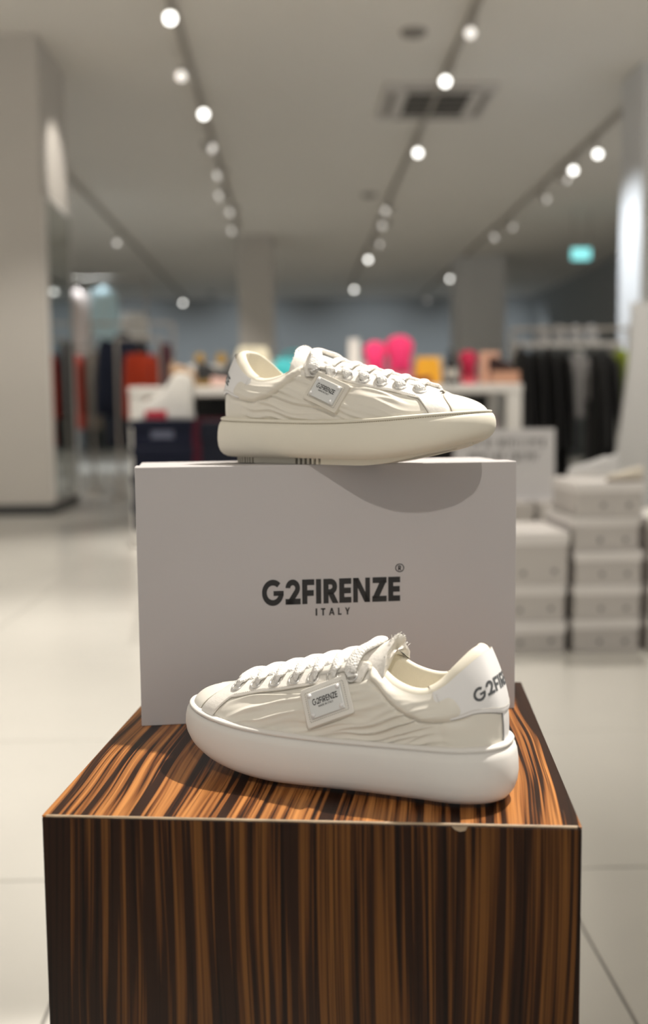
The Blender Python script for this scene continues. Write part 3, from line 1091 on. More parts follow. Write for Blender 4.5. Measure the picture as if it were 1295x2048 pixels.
        def lace(side, i, high, name):
            other = 1 - side
            u0 = eu[i]
            p0, n0 = s.P(side, u0, te, 0), s.N(side, u0, te)
            edge0 = s.P(side, u0, 1.0, 0)
            if i < 6:
                u1 = eu[i + 1] * .5 + u0 * .5
                p1, n1 = s.P(other, u1, 0.93, 0), s.N(other, u1, .93)
                e1 = s.P(other, u1, 1.0, 0)
                c = (edge0 + e1) / 2
                k = Vector((0, 0, high))
                path = [p0 - n0 * 0.0030, p0 + n0 * 0.0014 + (edge0 - p0) * .10, p0 + n0 * 0.0042 + (edge0 - p0) * 0.34 + Vector((-.0008, 0, 0)), p0.lerp(edge0, 0.74) + n0 * 0.0048 + Vector((-.0022, 0, 0)),
                        edge0.lerp(c, 0.25) + k * 1.0 + Vector((0, 0, 0.0038)), c + k + Vector((0, 0, 0.0048)), e1.lerp(c, 0.3) + k * .6 + Vector((0, 0, 0.003)), e1 + Vector((0, 0, 0.0008)), p1 - n1 * 0.0045]
            else:
                p1, n1 = s.P(other, u0, te, 0), s.N(other, u0, te)
                e1 = s.P(other, u0, 1, 0)
                k = Vector((-0.006, 0, 0.0))
                path = [p0 - n0 * .003, p0 + n0 * .0016, p0 + n0 * .0062 + (edge0 - p0) * .3, edge0 + Vector((-.002, 0, 0.0070)), edge0.lerp(e1, .28) + Vector((-.009, 0, 0.0112)), edge0.lerp(e1, .5) + Vector((-.0115, 0, 0.0128)),
                        edge0.lerp(e1, .72) + Vector((-.009, 0, 0.0112)), e1 + Vector((-.002, 0, .0070)), p1 + n1 * .0062 + (e1 - p1) * .3, p1 + n1 * .0016, p1 - n1 * .003]
            # smooth
            tb = [(float(q), *pt) for q, pt in enumerate(path)]
            nn = (len(path) - 1) * 7
            pts = [Vector(table(tb, (len(path) - 1) * q / nn)) for q in range(nn + 1)]
            ups, fl_ = [], []
            for q, pt in enumerate(pts):
                f_ = q / nn
                upn = n0.lerp(n1, f_)
                upn = upn.lerp(Vector((0, 0, 1)), math.sin(PI * f_) * .8).normalized()
                ups.append(upn)
                g = smooth01(min(f_, 1 - f_) / 0.16)
                big = 1.3 if i == 6 else 1.08
                fl_.append((lerp(0.0024, 0.0042, g) * big, lerp(0.0020, 0.0017, g) * big))
            mb = MB(); mb.tube(pts, 0, 12, flat=fl_, upv=ups)
            return mb.build(name, M['lace'], root, True)
        for i in range(7):
            lace(0, i, 0.0016, 'lace')
            if i < 6:
                lace(1, i, 0.0, 'lace')
        # --- brand patch on the outer side
        u, t = s.find(0, 0.1345, 0.0635)
        o_ = s.P(0, u, t, 0)
        nrm = s.N(0, u, t)
        toe = Vector((1, 0, -0.45))
        toe = (toe - nrm * toe.dot(nrm)).normalized()
        rgt = toe * (-1 if s.m > 0 else 1)
        upv = nrm.cross(rgt).normalized()
        PWd, PHt = 0.0385, 0.0275

        def fr(x, y, z):
            # follow the curve of the upper a little
            bend = -0.0000 - 1.6 * x * x
            return o_ + rgt * x + upv * y + nrm * (z + bend)

        def slab(name, w, h, z0, z1, m, parent, rad, nx=12):
            mb = MB()
            def ringp(ww, hh, z):
                r = []
                rr = rad
                for cx, cy, a0 in ((ww / 2 - rr, hh / 2 - rr, 0), (-ww / 2 + rr, hh / 2 - rr, 90), (-ww / 2 + rr, -hh / 2 + rr, 180), (ww / 2 - rr, -hh / 2 + rr, 270)):
                    for k in range(5):
                        a = math.radians(a0 + 90 * k / 4)
                        r.append((cx + rr * math.cos(a), cy + rr * math.sin(a)))
                # subdivide the long sides so that the slab can bend
                out = []
                for k in range(len(r)):
                    p, q = r[k], r[(k + 1) % len(r)]
                    L_ = math.hypot(q[0] - p[0], q[1] - p[1])
                    n_ = 6 if L_ > 0.01 else 1
                    for e in range(n_):
                        out.append((lerp(p[0], q[0], e / n_), lerp(p[1], q[1], e / n_)))
                return [fr(x, y, z) for x, y in out]
            bv = min(0.0006, (z1 - z0) * .4)
            R = [ringp(w, h, z0), ringp(w, h, z1 - bv), ringp(w - bv * .7, h - bv * .7, z1 - bv * .3), ringp(w - 2 * bv, h - 2 * bv, z1)]
            for k in (0.75, 0.5, 0.25, 0.02):
                R.append([fr(x, y, z1) for x, y in [((p - o_).dot(rgt) * k, (p - o_).dot(upv) * k) for p in R[3]]])
            mb.grid(R, closed_v=True)
            mb.fan(R[-1])
            return mb.build(name, m, parent, False)
        patch = slab('brand_patch', PWd, PHt, -0.004, 0.0034, mats['patch'], root, 0.0018)
        mb = MB()
        sx, sy = PWd / 2 - 0.0035, PHt / 2 - 0.0035
        for (x0, y0, x1, y1, n_) in ((-sx, -sy, sx, -sy, 20), (sx, -sy, sx, sy, 13), (sx, sy, -sx, sy, 20), (-sx, sy, -sx, -sy, 13)):
            for k in range(n_):
                a, c_ = (k + .2) / n_, (k + .75) / n_
                mb.tube([fr(lerp(x0, x1, a), lerp(y0, y1, a), 0.00355), fr(lerp(x0, x1, c_), lerp(y0, y1, c_), 0.00355)], 0.00024, 4, cap=False)
        x = mb.build('patch_stitching', M['thread'], patch); x['kind'] = 'stuff'
        pw, ph = 0.0275, 0.0180
        plate = slab('name_plate', pw, ph, 0.002, 0.0056, M['plate'], root, 0.0006)
        for a, c_ in ((-1, -1), (1, -1), (1, 1), (-1, 1)):
            mb = MB()
            m4 = Matrix((rgt, upv, nrm)).transposed().to_4x4()
            m4.translation = fr(a * (pw / 2 - .0022), c_ * (ph / 2 - .0022), 0.0050)
            mb.lathe([(0.0018, -0.0005), (0.00175, 0.0010), (0.0012, 0.0018), (0.0001, 0.0021)], 12, m4)
            mb.build('rivet', M['metal'], plate, True)
        qs, tw = text_quads('G2FIRENZE', 0.17, 0.02)
        text_mesh(qs, lambda x, y: fr((x / tw - .5) * 0.0205, -0.0003 + y * 0.0042, 0.00575), 1).build('plate_lettering', M['ink'], plate)
        qs, tw = text_quads('MADE IN ITALY', 0.16, 0.03)
        text_mesh(qs, lambda x, y: fr((x / tw - .5) * 0.0120, -0.0026 + y * 0.0014, 0.00575), 1).build('origin_lettering', M['ink'], plate)
        return root


stitch_pale = mat('pale_thread', (0.60, 0.57, 0.51), 0.8)
front_m = dict(sole=M['sole'], tread=mat('grey_tread', (0.30, 0.28, 0.26), 0.7), nylon=M['nylon'], cap=mat('white_toe_leather', (0.80, 0.77, 0.70), 0.45, bump=('noise', 500, .05, .0003)), stitch=M['sole'], stitch2=stitch_pale, patch=mat('white_patch_leather', (0.78, 0.755, 0.70), 0.45))
upper_m = dict(sole=M['sole2'], tread=M['tread'], nylon=M['nylon2'], cap=mat('warm_tinted_toe_leather', (0.80, 0.76, 0.675), 0.45, bump=('noise', 500, .05, .0003)), stitch=mat('tan_thread', (0.42, 0.36, 0.26), 0.8), stitch2=stitch_pale, patch=mat('warm_tinted_patch_leather', (0.72, 0.68, 0.60), 0.45))  # same shoe as the front one; its warm light is tinted into the colours
FRONT = ((0.1530, 0.7040, ZP), math.radians(154.5))
UPPER = ((-0.0650, 0.9960, ZP + BH), math.radians(-32.5))
Sneaker(1, 0.965, 1.095).build('sneaker', 'white padded nylon sneaker standing on the wooden cube, toe to the left', FRONT[0], FRONT[1], front_m, 'pair of white sneakers')
Sneaker(-1, 0.985).build('sneaker', 'white sneaker with warm-tinted sole standing on top of the white shoe box', UPPER[0], UPPER[1], upper_m, 'pair of white sneakers')


# ================================================================== BACKGROUND GOODS
def carton(label, loc, rz, w, d, h, body, lidm, group, marks=None, lidh=None, markm=None):
    t = thing('stacked_shoe_box', label, 'box', loc, rz, group)
    lidh = lidh or h * 0.3
    b = MB(); b.box(-w / 2 + .005, w / 2 - .005, .005, d - .005, 0.0005, h - .004); b.build('box_body', body, t, bevel=.002, seg=1)
    b = MB(); b.box(-w / 2, w / 2, 0, d, h - lidh, h - .0005); b.build('lid', lidm, t, bevel=.003, seg=1)
    for (mx, mz, mw, mh) in marks or ():
        b = MB(); b.box(mx - mw / 2, mx + mw / 2, -0.0006 + .005, 0.005, mz - mh / 2, mz + mh / 2)
        b.build('printed_mark', markm or M['signink'], t)
    return t


W1, W2 = M['carton_bg'], cmat('bright_lid_card', (0.80, 0.77, 0.75), .55, .02)
posn = ['bottom', 'second', 'third', 'fourth', 'top']
z = 0.0
for k in range(5):
    h = 0.108 + (0.004 if k in (1, 3) else 0)
    carton('off-white shoe box, %s of the taller five-box stack beside the plinth' % posn[k], (0.997 + random.uniform(-.006, .006), 3.26 + random.uniform(-.012, .012), z), random.uniform(-.03, .03),
           0.218, 0.34, h, W1, W2, 'white shoe boxes stacked on the floor', [(-0.02, .035, .014, .014), (0.062, .035, .014, .014)])
    z += h
ztall = z
z = 0.0
for k, h in enumerate((0.104, 0.122, 0.165)):
    carton('off-white shoe box, %s of the shorter three-box stack' % ('bottom', 'middle', 'top')[k], (0.762 + random.uniform(-.006, .006), 3.26 + random.uniform(-.01, .01), z), random.uniform(-.03, .03),
           0.214, 0.34, h, W1, W2, 'white shoe boxes stacked on the floor', [(-0.04, .035, .014, .014), (0.06, .04, .014, .014)], lidh=0.04)
    z += h
z = 0.0
for k in range(4):
    carton('off-white shoe box, %s of the stack cut off by the right edge' % ('bottom', 'second', 'third', 'top')[k], (1.242, 3.26 + random.uniform(-.01, .01), z), random.uniform(-.02, .02),
           0.222, 0.34, 0.108, W1, W2, 'white shoe boxes stacked on the floor', [(-0.05, .035, .014, .014)])
    z += 0.108
# row behind that carries the sign
for k in range(3):
    for q in range(2):
        carton('pale shoe box in the row under the white sign, %s, %s layer' % (('west end', 'middle', 'east end')[k], ('lower', 'upper')[q]), (0.62 + k * .25, 4.25, q * .2), 0, 0.235, 0.33, 0.199, W1, W1, 'shoe boxes under the sign')
sg = thing('counter_sign', 'white A3 sign board with two lines of grey text on pale boxes', 'sign', (0.885, 4.36, 0.40), 0.0)
b = MB(); b.box(-.212, .212, -.004, .004, 0.002, .30); b.build('board', M['signw'], sg, bevel=.0015)
b = MB(); b.box(-.212, .212, -.03, .06, 0.0, .006); b.build('foot', M['signw'], sg)
rnd = random.Random(5)
for row, (x0, x1, zz, hh) in enumerate(((-.185, .165, .225, .034), (-.15, .135, .165, .034))):
    b = MB()
    x = x0
    while x < x1:
        wl = rnd.uniform(.010, .018)
        if rnd.random() < .16:
            x += .018
            continue
        b.box(x, x + .005, -.0052, -.004, zz, zz + hh)
        if rnd.random() < .6:
            b.box(x + .005, x + wl, -.0052, -.004, zz + hh * rnd.choice((0, .4, .82)), zz + hh * rnd.choice((.98, 1.0)))
        x += wl + .007
    b.build('text_line', M['signink'], sg)['kind'] = 'stuff'

# navy stack on the left, white sneaker on top
z = 0.0
for k, h in enumerate((0.165, 0.165)):
    carton('white shoe box at the foot of the navy stack, %s of two' % ('lower', 'upper')[k], (-0.487, 4.02, z), 0.05, 0.238, 0.36, h, W1, W2, 'boxes under the navy stack')
    z += h
for k in range(4):
    carton('navy blue shoe box, %s in the stack behind the sneakers' % ('lowest', 'second', 'third', 'topmost')[k], (-0.505 + random.uniform(-.003, .003), 4.0, z), 0.12 + random.uniform(-.02, .02), 0.236, 0.36, 0.1065,
           M['navy'], M['navy'], 'navy shoe boxes', [(0.0, .05, .085, .03)] if k == 3 else None, markm=cmat('pale_blue_print', (0.10, 0.11, 0.16)))
    z += 0.1065
znavy = z
z2 = 0.0
for k, h in enumerate((.25, .25, .247)):
    carton('dark slate box, %s of the stack beside the navy boxes' % ('bottom', 'middle', 'top')[k], (-0.266, 4.05, z2), 0.0, 0.20, 0.34, h, M['navylid'], M['navylid'], 'slate boxes beside the navy ones')
    z2 += h


HITOP = [(0, .80), (.06, .95), (.16, 1.0), (.30, 1.0), (.40, .88), (.52, .60), (.68, .44), (.84, .34), (.95, .22), (1, .05)]


def small_shoe(label, loc, rz, L, H, up, so, group=None, hi=0.55, name='display_shoe', sf=0.22):
    """simple closed shoe: sole slab + lofted upper with opening, toe along +x"""
    t = thing(name, label, 'shoe', loc, rz, group)
    W = L * 0.18
    us = [i / 24 for i in range(25)]

    def hw(q):
        return W * (0.25 + 0.75 * math.sin(PI * min(1, max(0, q * .92 + .06))) ** 0.45) * (0.86 + .14 * math.sin(q * 4))
    rings = []
    sh = H * sf
    b = MB()
    for z_, s_ in ((0, .9), (sh * .3, 1.0), (sh * .8, 1.0), (sh, .93)):
        rings.append([Vector((L * q, hw(q) * s_ * (1 if 0 < q < 1 else .5), z_)) for q in us] + [Vector((L * q, -hw(q) * s_ * (1 if 0 < q < 1 else .5), z_)) for q in us[::-1]])
    b.grid(rings, closed_v=True); b.fan(rings[0], True); b.fan(rings[-1])
    b.build('sole', so, t, True)
    b = MB()
    pts = []
    for q in us:
        top = sh + (H - sh) * table(HITOP if hi >= 1 else [(0, .78), (.06, 1.0), (.15, .82), (.28, .72 + hi * .2), (.42, .5 + hi * .35), (.6, .52), (.8, .36), (.95, .24), (1, .05)], q)[0]
        w = hw(q) * .92 * (1 if 0 < q < 1 else .4)
        pts.append([Vector((L * q, w * math.copysign(abs(math.cos(a)) ** .7, math.cos(a)), sh * .9 + (top - sh) * math.sin(a) ** .7)) for a in [PI * k / 14 for k in range(15)]])
    b.grid(pts)
    b.build('upper', up, t, True)
    return t


ws = small_shoe('bright white high-top sneaker with red sole on the navy boxes', (-0.395, 4.16, znavy), PI - .35, 0.235, 0.185, cmat('bright_white_leather', (0.88, 0.86, 0.82), .5, .02), cmat('bright_white_rubber', (0.84, 0.82, 0.79), .5, .02), hi=1.0, sf=.14)
for q0, q1 in ((.42, .86),):
    b = MB()
    pts = []
    for k in range(13):
        q = lerp(q0, q1, k / 12)
        w = .235 * .18 * (0.25 + 0.75 * math.sin(PI * min(1, max(0, q * .92 + .06))) ** 0.45) * (0.86 + .14 * math.sin(q * 4))
        pts.append([(.235 * q, w * 1.02, .002), (.235 * q, w * 1.05, .012), (.235 * q, w * 1.04, .030), (.235 * q, w * .9, .036)])
    b.grid(pts); b.build('red_sole_band', cmat('red_rubber', (0.55, 0.03, 0.06)), ws, True)
small_shoe('cream sneaker lying on the tall white box stack by the right edge', (1.115, 3.30, ztall), PI + .2, 0.125, 0.052, cmat('cream_suede', (0.72, 0.66, 0.56)), cmat('taupe_rubber', (0.30, 0.25, 0.21)))
small_shoe('pale grey sneaker behind the cream one on the tall box stack', (1.10, 3.50, ztall), PI - .3, 0.17, 0.085, cmat('pale_grey_leather', (0.66, 0.66, 0.66)), cmat('white_rubber_bg', (0.75, 0.74, 0.72)))

# long white display table
TZ = 0.93
tb = thing('display_table', 'long white shoe display table with dark lower shelf', 'table', (0.19, 6.0, 0))
b = MB(); b.box(-1.13, 1.13, 0, .85, TZ - .05, TZ); b.build('table_top', M['white'], tb, bevel=.004)
for x in (-1.085, 1.085):
    for y in (.045, .805):
        b = MB(); b.box(x - .042, x + .042, y - .042, y + .042, 0.0, TZ - .051); b.build('leg', M['white'], tb, bevel=.003)
b = MB(); b.box(-1.04, 1.04, .02, .83, .42, .45); b.build('lower_shelf', M['white'], tb)
b = MB(); b.box(-1.04, 1.04, .60, .62, .451, TZ - .052); b.build('back_panel', M['black'], tb)
# raised riser at the back of the table
rs = thing('table_riser', 'low white riser along the back of the display table', 'riser', (-0.08, 6.45, TZ))
b = MB(); b.box(-.56, .56, 0, .36, .125, .145); b.build('riser_top', M['white'], rs)
for x in (-.54, 0.0, .54):
    b = MB(); b.box(x - .012, x + .012, .02, .34, 0.0, .1249); b.build('riser_support', M['white'], rs)

G = 'shoes on the display table'


def upright_shoe(label, x, y, w, h, up, inner, lean=-0.18, z=TZ):
    """mule leaning upright, sole to the viewer's far side, toe up"""
    t = thing('upright_mule', label, 'shoe', (x, y, z), 0, G)
    n = 20
    prof = [(0, .62), (.1, .8), (.25, .82), (.45, .74), (.6, .84), (.75, .98), (.88, .9), (.96, .6), (1, .2)]

    def ring(scale, dy):
        r = []
        for i in range(n + 1):
            q = i / n
            k = table(prof, q)[0] * w / 2 * scale
            r.append((k, dy + lean * h * q * -1, h * q))
        return [Vector(p) for p in r] + [Vector((-p[0], p[1], p[2])) for p in r[::-1]]
    b = MB()
    R = [ring(.94, 0), ring(1, .006), ring(1, .02), ring(.94, .026)]
    b.grid(R, closed_v=True); b.fan(R[0], True); b.fan(R[-1])
    b.build('sole', inner, t, True)
    b = MB()
    pts = []
    for i in range(11):
        q = lerp(.30, .985, i / 10)
        k = table(prof, q)[0] * w / 2 * 1.02
        hgt = .034 * math.sin(PI * min(1, (q - .25) / .78)) ** .6 + .004
        pts.append([Vector((k * math.cos(a), -lean * h * q - hgt * math.sin(a), h * q)) for a in [PI * e / 10 for e in range(11)]])
    b.grid(pts)
    b.build('strap', up, t, True)
    return t


pink, pink2 = cmat('hot_pink', (0.80, 0.035, 0.16)), cmat('pale_pink', (0.80, 0.22, 0.30))
px = lambda p, d: (p - 587) / 2080 * d
upright_shoe('hot pink mule propped upright on the table, narrower of two', px(751, 6.2), 6.2, .135, .265, pink, pink2)
upright_shoe('hot pink mule propped upright on the table, broader of two', px(800, 6.2), 6.2, .165, .30, pink, pink2)
upright_shoe('crimson mule propped upright between black bottle and peach card', px(937, 6.2), 6.2, .11, .205, cmat('crimson', (0.42, 0.008, 0.05)), cmat('rose', (0.70, 0.10, 0.14)))
small_shoe('dark red flat shoe lying in front of the pink mules', (px(862, 6.06), 6.07, TZ), PI, .24, .055, cmat('dark_red', (0.16, 0.01, 0.02)), cmat('dark_red', (0.16, 0.01, 0.02)), G)


def handbag(label, x, y, z, w, h, d, m, hm, handle=True, cat='bag'):
    t = thing('handbag', label, cat, (x, y, z), 0, 'bags on the display table')
    pts = []
    b = MB()
    for z_, k in ((0, .86), (.04, .97), (.3, 1.0), (.65, .93), (.92, .80), (1.0, .70)):
        ring = []
        for e in range(28):
            a = 2 * PI * e / 28
            cx, cy = math.cos(a), math.sin(a)
            ring.append(Vector((w / 2 * k * math.copysign(abs(cx) ** .5, cx), d / 2 * (1 - .55 * z_) * math.copysign(abs(cy) ** .6, cy), h * z_)))
        pts.append(ring)
    b.grid(pts, closed_v=True); b.fan(pts[0], True); b.fan(pts[-1])
    b.build('bag_body', m, t, True)
    if handle:
        for sy in (-1, 1):
            b = MB(); b.tube([(w * .28 * math.cos(a), sy * d * .12, h * .9 + h * .34 * math.sin(a)) for a in [PI * e / 16 for e in range(17)]], .007, 8)
            b.build('handle', hm, t, True)
    b = MB(); b.box(-.012, .012, -d / 2 * .62, -d / 2 * .62 + .012, h * .5, h * .62); b.build('clasp', cmat('brass', (.5, .36, .12), .35), t)
    return t


teal, teal2 = cmat('teal_plush', (0.07, 0.47, 0.50)), cmat('dark_teal', (0.01, 0.28, 0.29))
handbag('pale teal soft bag behind the white sneaker collar', px(588, 6.4), 6.3, TZ, .27, .17, .14, teal, teal2)
small_shoe('deep teal slipper in front of the pale teal bag', (px(545, 6.1), 6.14, TZ), .1, .26, .12, teal2, teal2, G, name='slipper')
b_ = handbag('yellow clutch bag with pale trim beside the pink mules', px(856, 6.2), 6.25, TZ, .165, .165, .09, cmat('golden_yellow', (0.85, 0.42, 0.03)), cmat('cream_trim', (.7, .6, .4)), False)
b = MB(); b.box(-.082, .082, -.001, .012, 0, .175)
o = b.build('display_card', cmat('cream_card', (0.70, 0.58, 0.38))); o.location = (px(858, 6.3), 6.325, TZ); tag(o, 'cream card standing behind the yellow clutch', 'card')


def bottle(label, x, y, h, r, m, capm):
    t = thing('bottle', label, 'bottle', (x, y, TZ))
    b = MB(); b.lathe([(0.0001, 0), (r, 0), (r * 1.02, h * .06), (r, h * .62), (r * .5, h * .78), (r * .42, h * .86), (.0001, h * .86)], 20); b.build('bottle_body', m, t, True)
    b = MB(); b.lathe([(r * .5, h * .86), (r * .52, h), (.0001, h)], 16); b.build('cap', capm, t, True)
    b = MB(); b.lathe([(r * 1.03, h * .2), (r * 1.03, h * .45)], 20); b.build('paper_label', cmat('bottle_paper', (.55, .53, .48)), t, True)


bottle('black care-spray bottle with pale label beside the crimson mule', px(901, 6.15), 6.15, .205, .034, M['black'], M['black'])
b = MB(); b.box(-.055, .055, 0, .012, 0, .20)
o = b.build('display_card', cmat('peach_card', (0.72, 0.42, 0.30))); o.location = (px(978, 6.3), 6.30, TZ); o.rotation_euler = (.0, 0, 0); tag(o, 'peach coloured card standing beside the crimson mule', 'card')
bx = MB(); bx.box(-.08, .08, 0, .14, 0, .075)
o = bx.build('tan_box', cmat('tan_card', (0.55, 0.30, 0.20))); o.location = (px(1008, 6.1), 6.06, TZ); tag(o, 'small tan box under the dark brown shoe', 'box')
small_shoe('dark brown furry slipper on the small tan box', (px(978, 6.1), 6.13, TZ + .0752), .15, .16, .10, cmat('dark_brown_fur', (0.025, 0.008, 0.007)), cmat('dark_brown_sole', (0.03, 0.012, 0.01)), G, name='slipper')
# left half of the table
small_shoe('tan slipper with cream fur on the table beside the white high-top', (px(345, 6.2), 6.18, TZ), .1, .22, .155, cmat('tan_fur', (0.34, 0.22, 0.13)), cmat('tan_sole', (.35, .22, .12)), G, name='slipper')
small_shoe('black loafer with gold buckle nearest the tan slipper', (px(398, 6.2), 6.12, TZ), .2, .20, .17, M['black'], cmat('gold_sole', (.22, .13, .03)), G)
small_shoe('black loafer with gold sole beneath the cream bag', (px(455, 6.1), 6.10, TZ), .3, .20, .155, M['black'], cmat('gold_sole', (.22, .13, .03)), G)
small_shoe('pale pink ballet flat at the front of the table', (px(424, 6.05), 6.045, TZ), 0, .20, .06, cmat('blush', (0.55, 0.36, 0.31)), cmat('blush', (0.55, 0.36, 0.31)), G)
for k, (xp, c) in enumerate(((402, (.36, .22, .05)), (445, (.30, .18, .04)))):
    b = MB(); b.lathe([(0.0001, -.01), (.028, -.01), (.034, 0), (.028, .01), (.0001, .01)], 18)
    o = b.build('gold_ornament', cmat('antique_gold', c, .4)); o.rotation_euler = (PI / 2, 0, 0); o.location = (px(xp, 6.4), 6.43, TZ + .1785 - (0.0))
    o.location.z = TZ + .145 + .034
    tag(o, 'round gold ornament on the riser, %s' % ('further from the cream bag' if k == 0 else 'closer to the cream bag'), 'ornament')
handbag('cream white bag on the riser above the black loafers', px(508, 6.65), 6.62, TZ + .145, .22, .115, .12, cmat('cream_bag', (0.74, 0.68, 0.52)), cmat('cream_bag', (0.74, 0.68, 0.52)), False)
b = MB(); b.box(-.035, .035, 0, .10, 0, .16)
o = b.build('white_block', M['white'], None, bevel=.004); o.location = (px(708, 6.65), 6.62, TZ + .145); tag(o, 'white display block on the riser between teal bag and pink mules', 'block')
b = MB(); b.box(-.16, .16, 0, .3, 0, .30)
o = b.build('maroon_box', cmat('maroon_card', (0.075, 0.004, 0.018))); o.location = (px(425, 6.1), 6.12, .4505); tag(o, 'maroon box on the lower shelf of the display table', 'box')
small_shoe('pinkish white trainer on the dark lower shelf', (px(990, 6.2), 6.12, .4505), PI, .26, .40 * .8, cmat('pinkish_white', (0.66, 0.55, 0.56)), cmat('pinkish_white', (0.66, 0.55, 0.56)), hi=1.0)


# ------------------------------------------------------------------ garments
def coat(label, x, y, ztop, h, w, d, rz, m, m2=None, group=None, sleeve=None, name='coat', cat='coat'):
    """garment on a hanger: shoulders at ztop, hanging down h"""
    t = thing(name, label, cat, (x, y, ztop), rz, group)
    sd = random.random() * 50
    b = MB()
    pts = []
    rows = [(0.0, .10, .45), (.02, .26, .6), (.05, .62, .8), (.10, .86, 1.0), (.2, .90, 1.1), (.45, .88, 1.05), (.75, .94, 1.1), (1.0, 1.0, 1.15)]
    for q in [i / 16 for i in range(17)]:
        kw, kd = table(rows, q)
        ring = []
        for e in range(28):
            a = 2 * PI * e / 28
            f_ = 1 + .09 * noise.noise(Vector((math.cos(a) * 2.2, math.sin(a) * 2.2 + sd, q * 1.2))) * smooth01(q * 3) * 2
            ring.append(Vector((w / 2 * kw * math.cos(a) * f_, d / 2 * kd * math.sin(a) * f_, -h * q)))
        pts.append(ring)
    b.grid(pts, closed_v=True); b.fan(pts[-1])
    b.build('garment_body', m, t, True)
    for sx in (-1, 1):
        b = MB()
        pth = [(sx * w * .36, 0, -h * .07), (sx * w * .47, -.01, -h * .16), (sx * w * .56, -.02, -h * .4), (sx * w * .60, -.03, -h * .72)]
        b.tube([Vector(table([(float(i), *p) for i, p in enumerate(pth)], 3 * q / 12)) for q in range(13)], 0, 12,
               flat=[(d * .34 * lerp(1, .8, q / 12), d * .34 * lerp(1, .8, q / 12)) for q in range(13)], upv=(0, 1, 0))
        b.build('sleeve', sleeve or m, t, True)
    if m2:
        b = MB(); b.tube([(w * .10 * math.cos(a), d * .32 * math.sin(a), -h * .015) for a in [2 * PI * e / 16 for e in range(17)]], .03, 8)
        b.build('collar', m2, t, True)
    b = MB()
    b.tube([(0, 0, -h * .02), (0, 0, .05), (.02, 0, .075), (.018, 0, .095), (0, 0, .102), (-.016, 0, .092)], .004, 6)
    b.build('hanger_hook', M['track'], t)
    return t


def rack(label, x0, x1, y, zr, posts=True):
    t = thing('clothes_rack', label, 'rack', ((x0 + x1) / 2, y, 0))
    hw = (x1 - x0) / 2
    b = MB(); b.tube([(-hw, 0, zr), (hw, 0, zr)], .014, 10, upv=(0, 0, 1)); b.build('rail', M['track'], t, True)
    for sx in (-hw, hw):
        b = MB(); b.tube([(sx, 0, .01), (sx, 0, zr)], .014, 10); b.build('post', M['track'], t, True)
        b = MB(); b.box(sx - .03, sx + .03, -.28, .28, 0.0, .03); b.build('foot', M['track'], t)
    return t


navyc = cmat('navy_padding', (0.007, 0.012, 0.030))
orange = cmat('burnt_orange', (0.42, 0.035, 0.006))
maroon = cmat('maroon_cloth', (0.075, 0.004, 0.018))
blackc = cmat('black_cloth', (0.006, 0.006, 0.007))
D = 10.4
rack('low clothes rack behind the navy box stack', px(190, D), px(352, D), D, 1.66)
GL = 'coats on the left-hand rack'
coat('navy blue padded coat on the left rack', px(253, D), D, 1.555, 1.10, .38, .24, .3, navyc, navyc, GL)
coat('maroon coat behind the orange one on the left rack', px(334, D), D, 1.45, .95, .28, .14, 1.4, maroon, maroon, GL)
rack('short clothes rack in front of the navy coat', px(240, 9.8), px(325, 9.8), 9.8, 1.47)
coat('burnt orange coat with dark collar on the short rack', px(287, 9.8), 9.8, 1.37, .88, .23, .17, .4, orange, blackc)
D2 = 11.4
rack('clothes rack beyond the mirror pillar', px(120, D2), px(240, D2), D2, 1.50)
GM = 'clothes on the rack beyond the pillar'
coat('coral red coat hanging just past the mirror pillar', px(162, D2), D2, 1.42, .80, .26, .14, 1.2, cmat('coral_red', (0.55, 0.075, 0.05)), None, GM)
coat('taupe coat hanging beyond the coral one', px(193, D2), D2, 1.46, .85, .24, .13, 1.3, cmat('taupe_cloth', (0.20, 0.165, 0.135)), None, GM)
coat('pale grey jacket beside the taupe coat', px(227, D2), D2, 1.45, .55, .20, .12, 1.4, cmat('pale_grey_cloth', (0.42, 0.41, 0.38)), None, GM, name='jacket', cat='jacket')
D3 = 14.0
rack('tall rack of pale shirts far back', px(130, D3), px(300, D3), D3, 2.55)
GP = 'pale shirts on the tall rack'
coat('pale blush shirt hanging high on the tall rack', px(166, D3), D3, 2.42, .85, .25, .16, .3, cmat('blush_cotton', (0.78, 0.68, 0.64)), None, GP, name='shirt', cat='shirt')
coat('icy blue shirt hanging high on the tall rack', px(219, D3), D3, 2.45, .85, .25, .16, .3, cmat('icy_cotton', (0.62, 0.82, 0.88)), None, GP, name='shirt', cat='shirt')
coat('white shirt hanging lower at the end of the tall rack', px(276, D3), D3, 2.12, .55, .25, .16, .2, cmat('white_cotton', (0.80, 0.79, 0.76)), None, GP, name='shirt', cat='shirt')
# black coats on the right
D4 = 7.5
rack('long clothes rack of black coats before the pale pillar', px(1028, D4), px(1266, D4), D4 + .1, 1.36)
GR = 'black coats on the right-hand rack'
PL = ['first', 'second', 'third', 'fourth', 'fifth', 'sixth']
for k, (p, zt, hh) in enumerate(((1046, 1.24, .95), (1074, 1.22, .98), (1102, 1.23, 1.0), (1130, 1.21, 1.0), (1197, 1.20, .98), (1223, 1.19, .95))):
    coat('black coat, %s from the display table on the right-hand rack' % PL[k], px(p, D4), D4 + .1, zt, hh, .40, .076, PI / 2, cmat('charcoal_cloth', (0.02, 0.02, 0.021)) if k > 3 else blackc, None, GR)
coat('light grey jacket hung among the black coats', px(1163, D4), D4 + .1, 1.18, .46, .12, .09, .15, cmat('light_grey_cloth', (0.36, 0.35, 0.35)), cmat('silver_cloth', (.5, .5, .5)), GR, name='jacket', cat='jacket')
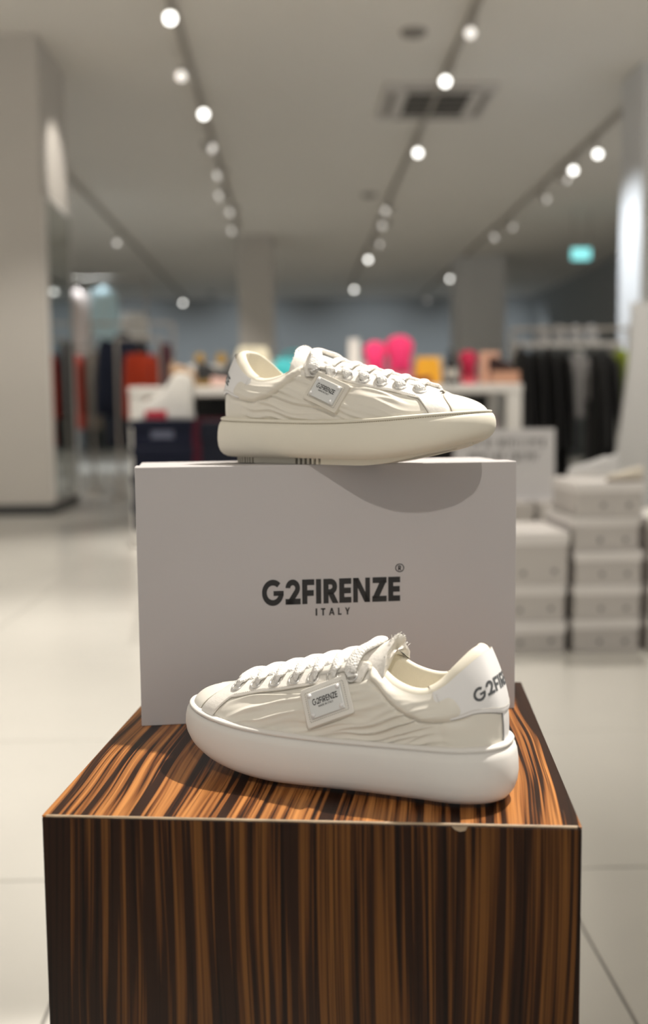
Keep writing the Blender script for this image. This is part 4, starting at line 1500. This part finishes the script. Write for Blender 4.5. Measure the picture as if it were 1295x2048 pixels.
coat('yellow-green top at the pillar end of the right-hand rack', px(1248, D4), D4 + .1, 1.215, .50, .16, .10, PI / 2, cmat('lime_cloth', (0.30, 0.38, 0.04)), None, GR, name='top', cat='top')
for k in range(4):
    b = MB()
    pts = [[Vector((.055 * kk * math.cos(a), .06 * kk * math.sin(a), zz)) for a in [2 * PI * e / 16 for e in range(16)]] for zz, kk in ((0, .9), (.03, 1), (.09, .85), (.13, .5), (.14, .02))]
    b.grid(pts, closed_v=True); b.fan(pts[0], True)
    o = b.build('knit_hat', cmat('pale_knit', (0.42, 0.42, 0.43)), None, True)
    o.location = (px(1085 + k * 32, 8.2), 8.2, 1.301)
    tag(o, 'grey knitted hat on the shelf behind the black coats, %s from the table' % PL[k], 'hat', 'knitted hats on the shelf')
sh = thing('hat_shelf', 'narrow pale shelf of hats behind the black coats', 'shelf', (px(1130, 8.2), 8.1, 0))
b = MB(); b.box(-.42, .42, 0, .25, 1.27, 1.30); b.build('shelf_board', M['white'], sh)
for x in (-.40, .40):
    b = MB(); b.box(x - .015, x + .015, .02, .23, 0, 1.2695); b.build('shelf_upright', M['white'], sh)
# dark shelving far back
for k, (x0, x1, y, zt) in enumerate(((-4.5, -1.6, 22.5, 1.3), (-0.2, 2.6, 23.0, 1.3), (3.9, 5.8, 16.5, 1.9))):
    t = thing('wall_shelving', 'dark wall shelving far back, %s' % ('behind the left racks', 'behind the display table', 'under the lit exit sign')[k], 'shelving', (x0, y, 0))
    w = x1 - x0
    b = MB(); b.box(0, w, .3, .34, 0.01, zt); b.build('back_panel', cmat('dark_grey_board', (0.16, 0.175, 0.18)), t)
    for q in range(4):
        b = MB(); b.box(0, w, 0, .3, zt * (q + .6) / 4.2, zt * (q + .6) / 4.2 + .03); b.build('shelf_board', cmat('dark_grey_board', (0.16, 0.175, 0.18)), t)
    for q in (0, w - .03):
        b = MB(); b.box(q, q + .03, 0, .299, 0.0, zt); b.build('side_panel', cmat('dark_grey_board', (0.16, 0.175, 0.18)), t)
# tall curved white board standing by the right pillar, and a grey bin below
wb = MB()
pts = []
for i in range(13):
    q = i / 12
    pts.append([Vector((-.12 * (1 - q) ** 2 + 0.02 * q, 0, .2 + q * 1.25)), Vector((.42, 0, .2 + q * 1.25)), Vector((.42, .03, .2 + q * 1.25)), Vector((-.12 * (1 - q) ** 2 + .02 * q, .03, .2 + q * 1.25))])
wb.grid(pts, closed_v=True); wb.fan(pts[0]); wb.fan(pts[-1])
wb.box(-.05, .42, -.10, .14, 0, .2)
o = wb.build('display_board', M['pillar2']); o.location = (px(1256, 6.6), 6.6, 0); tag(o, 'white curved display board standing by the pale pillar', 'board')
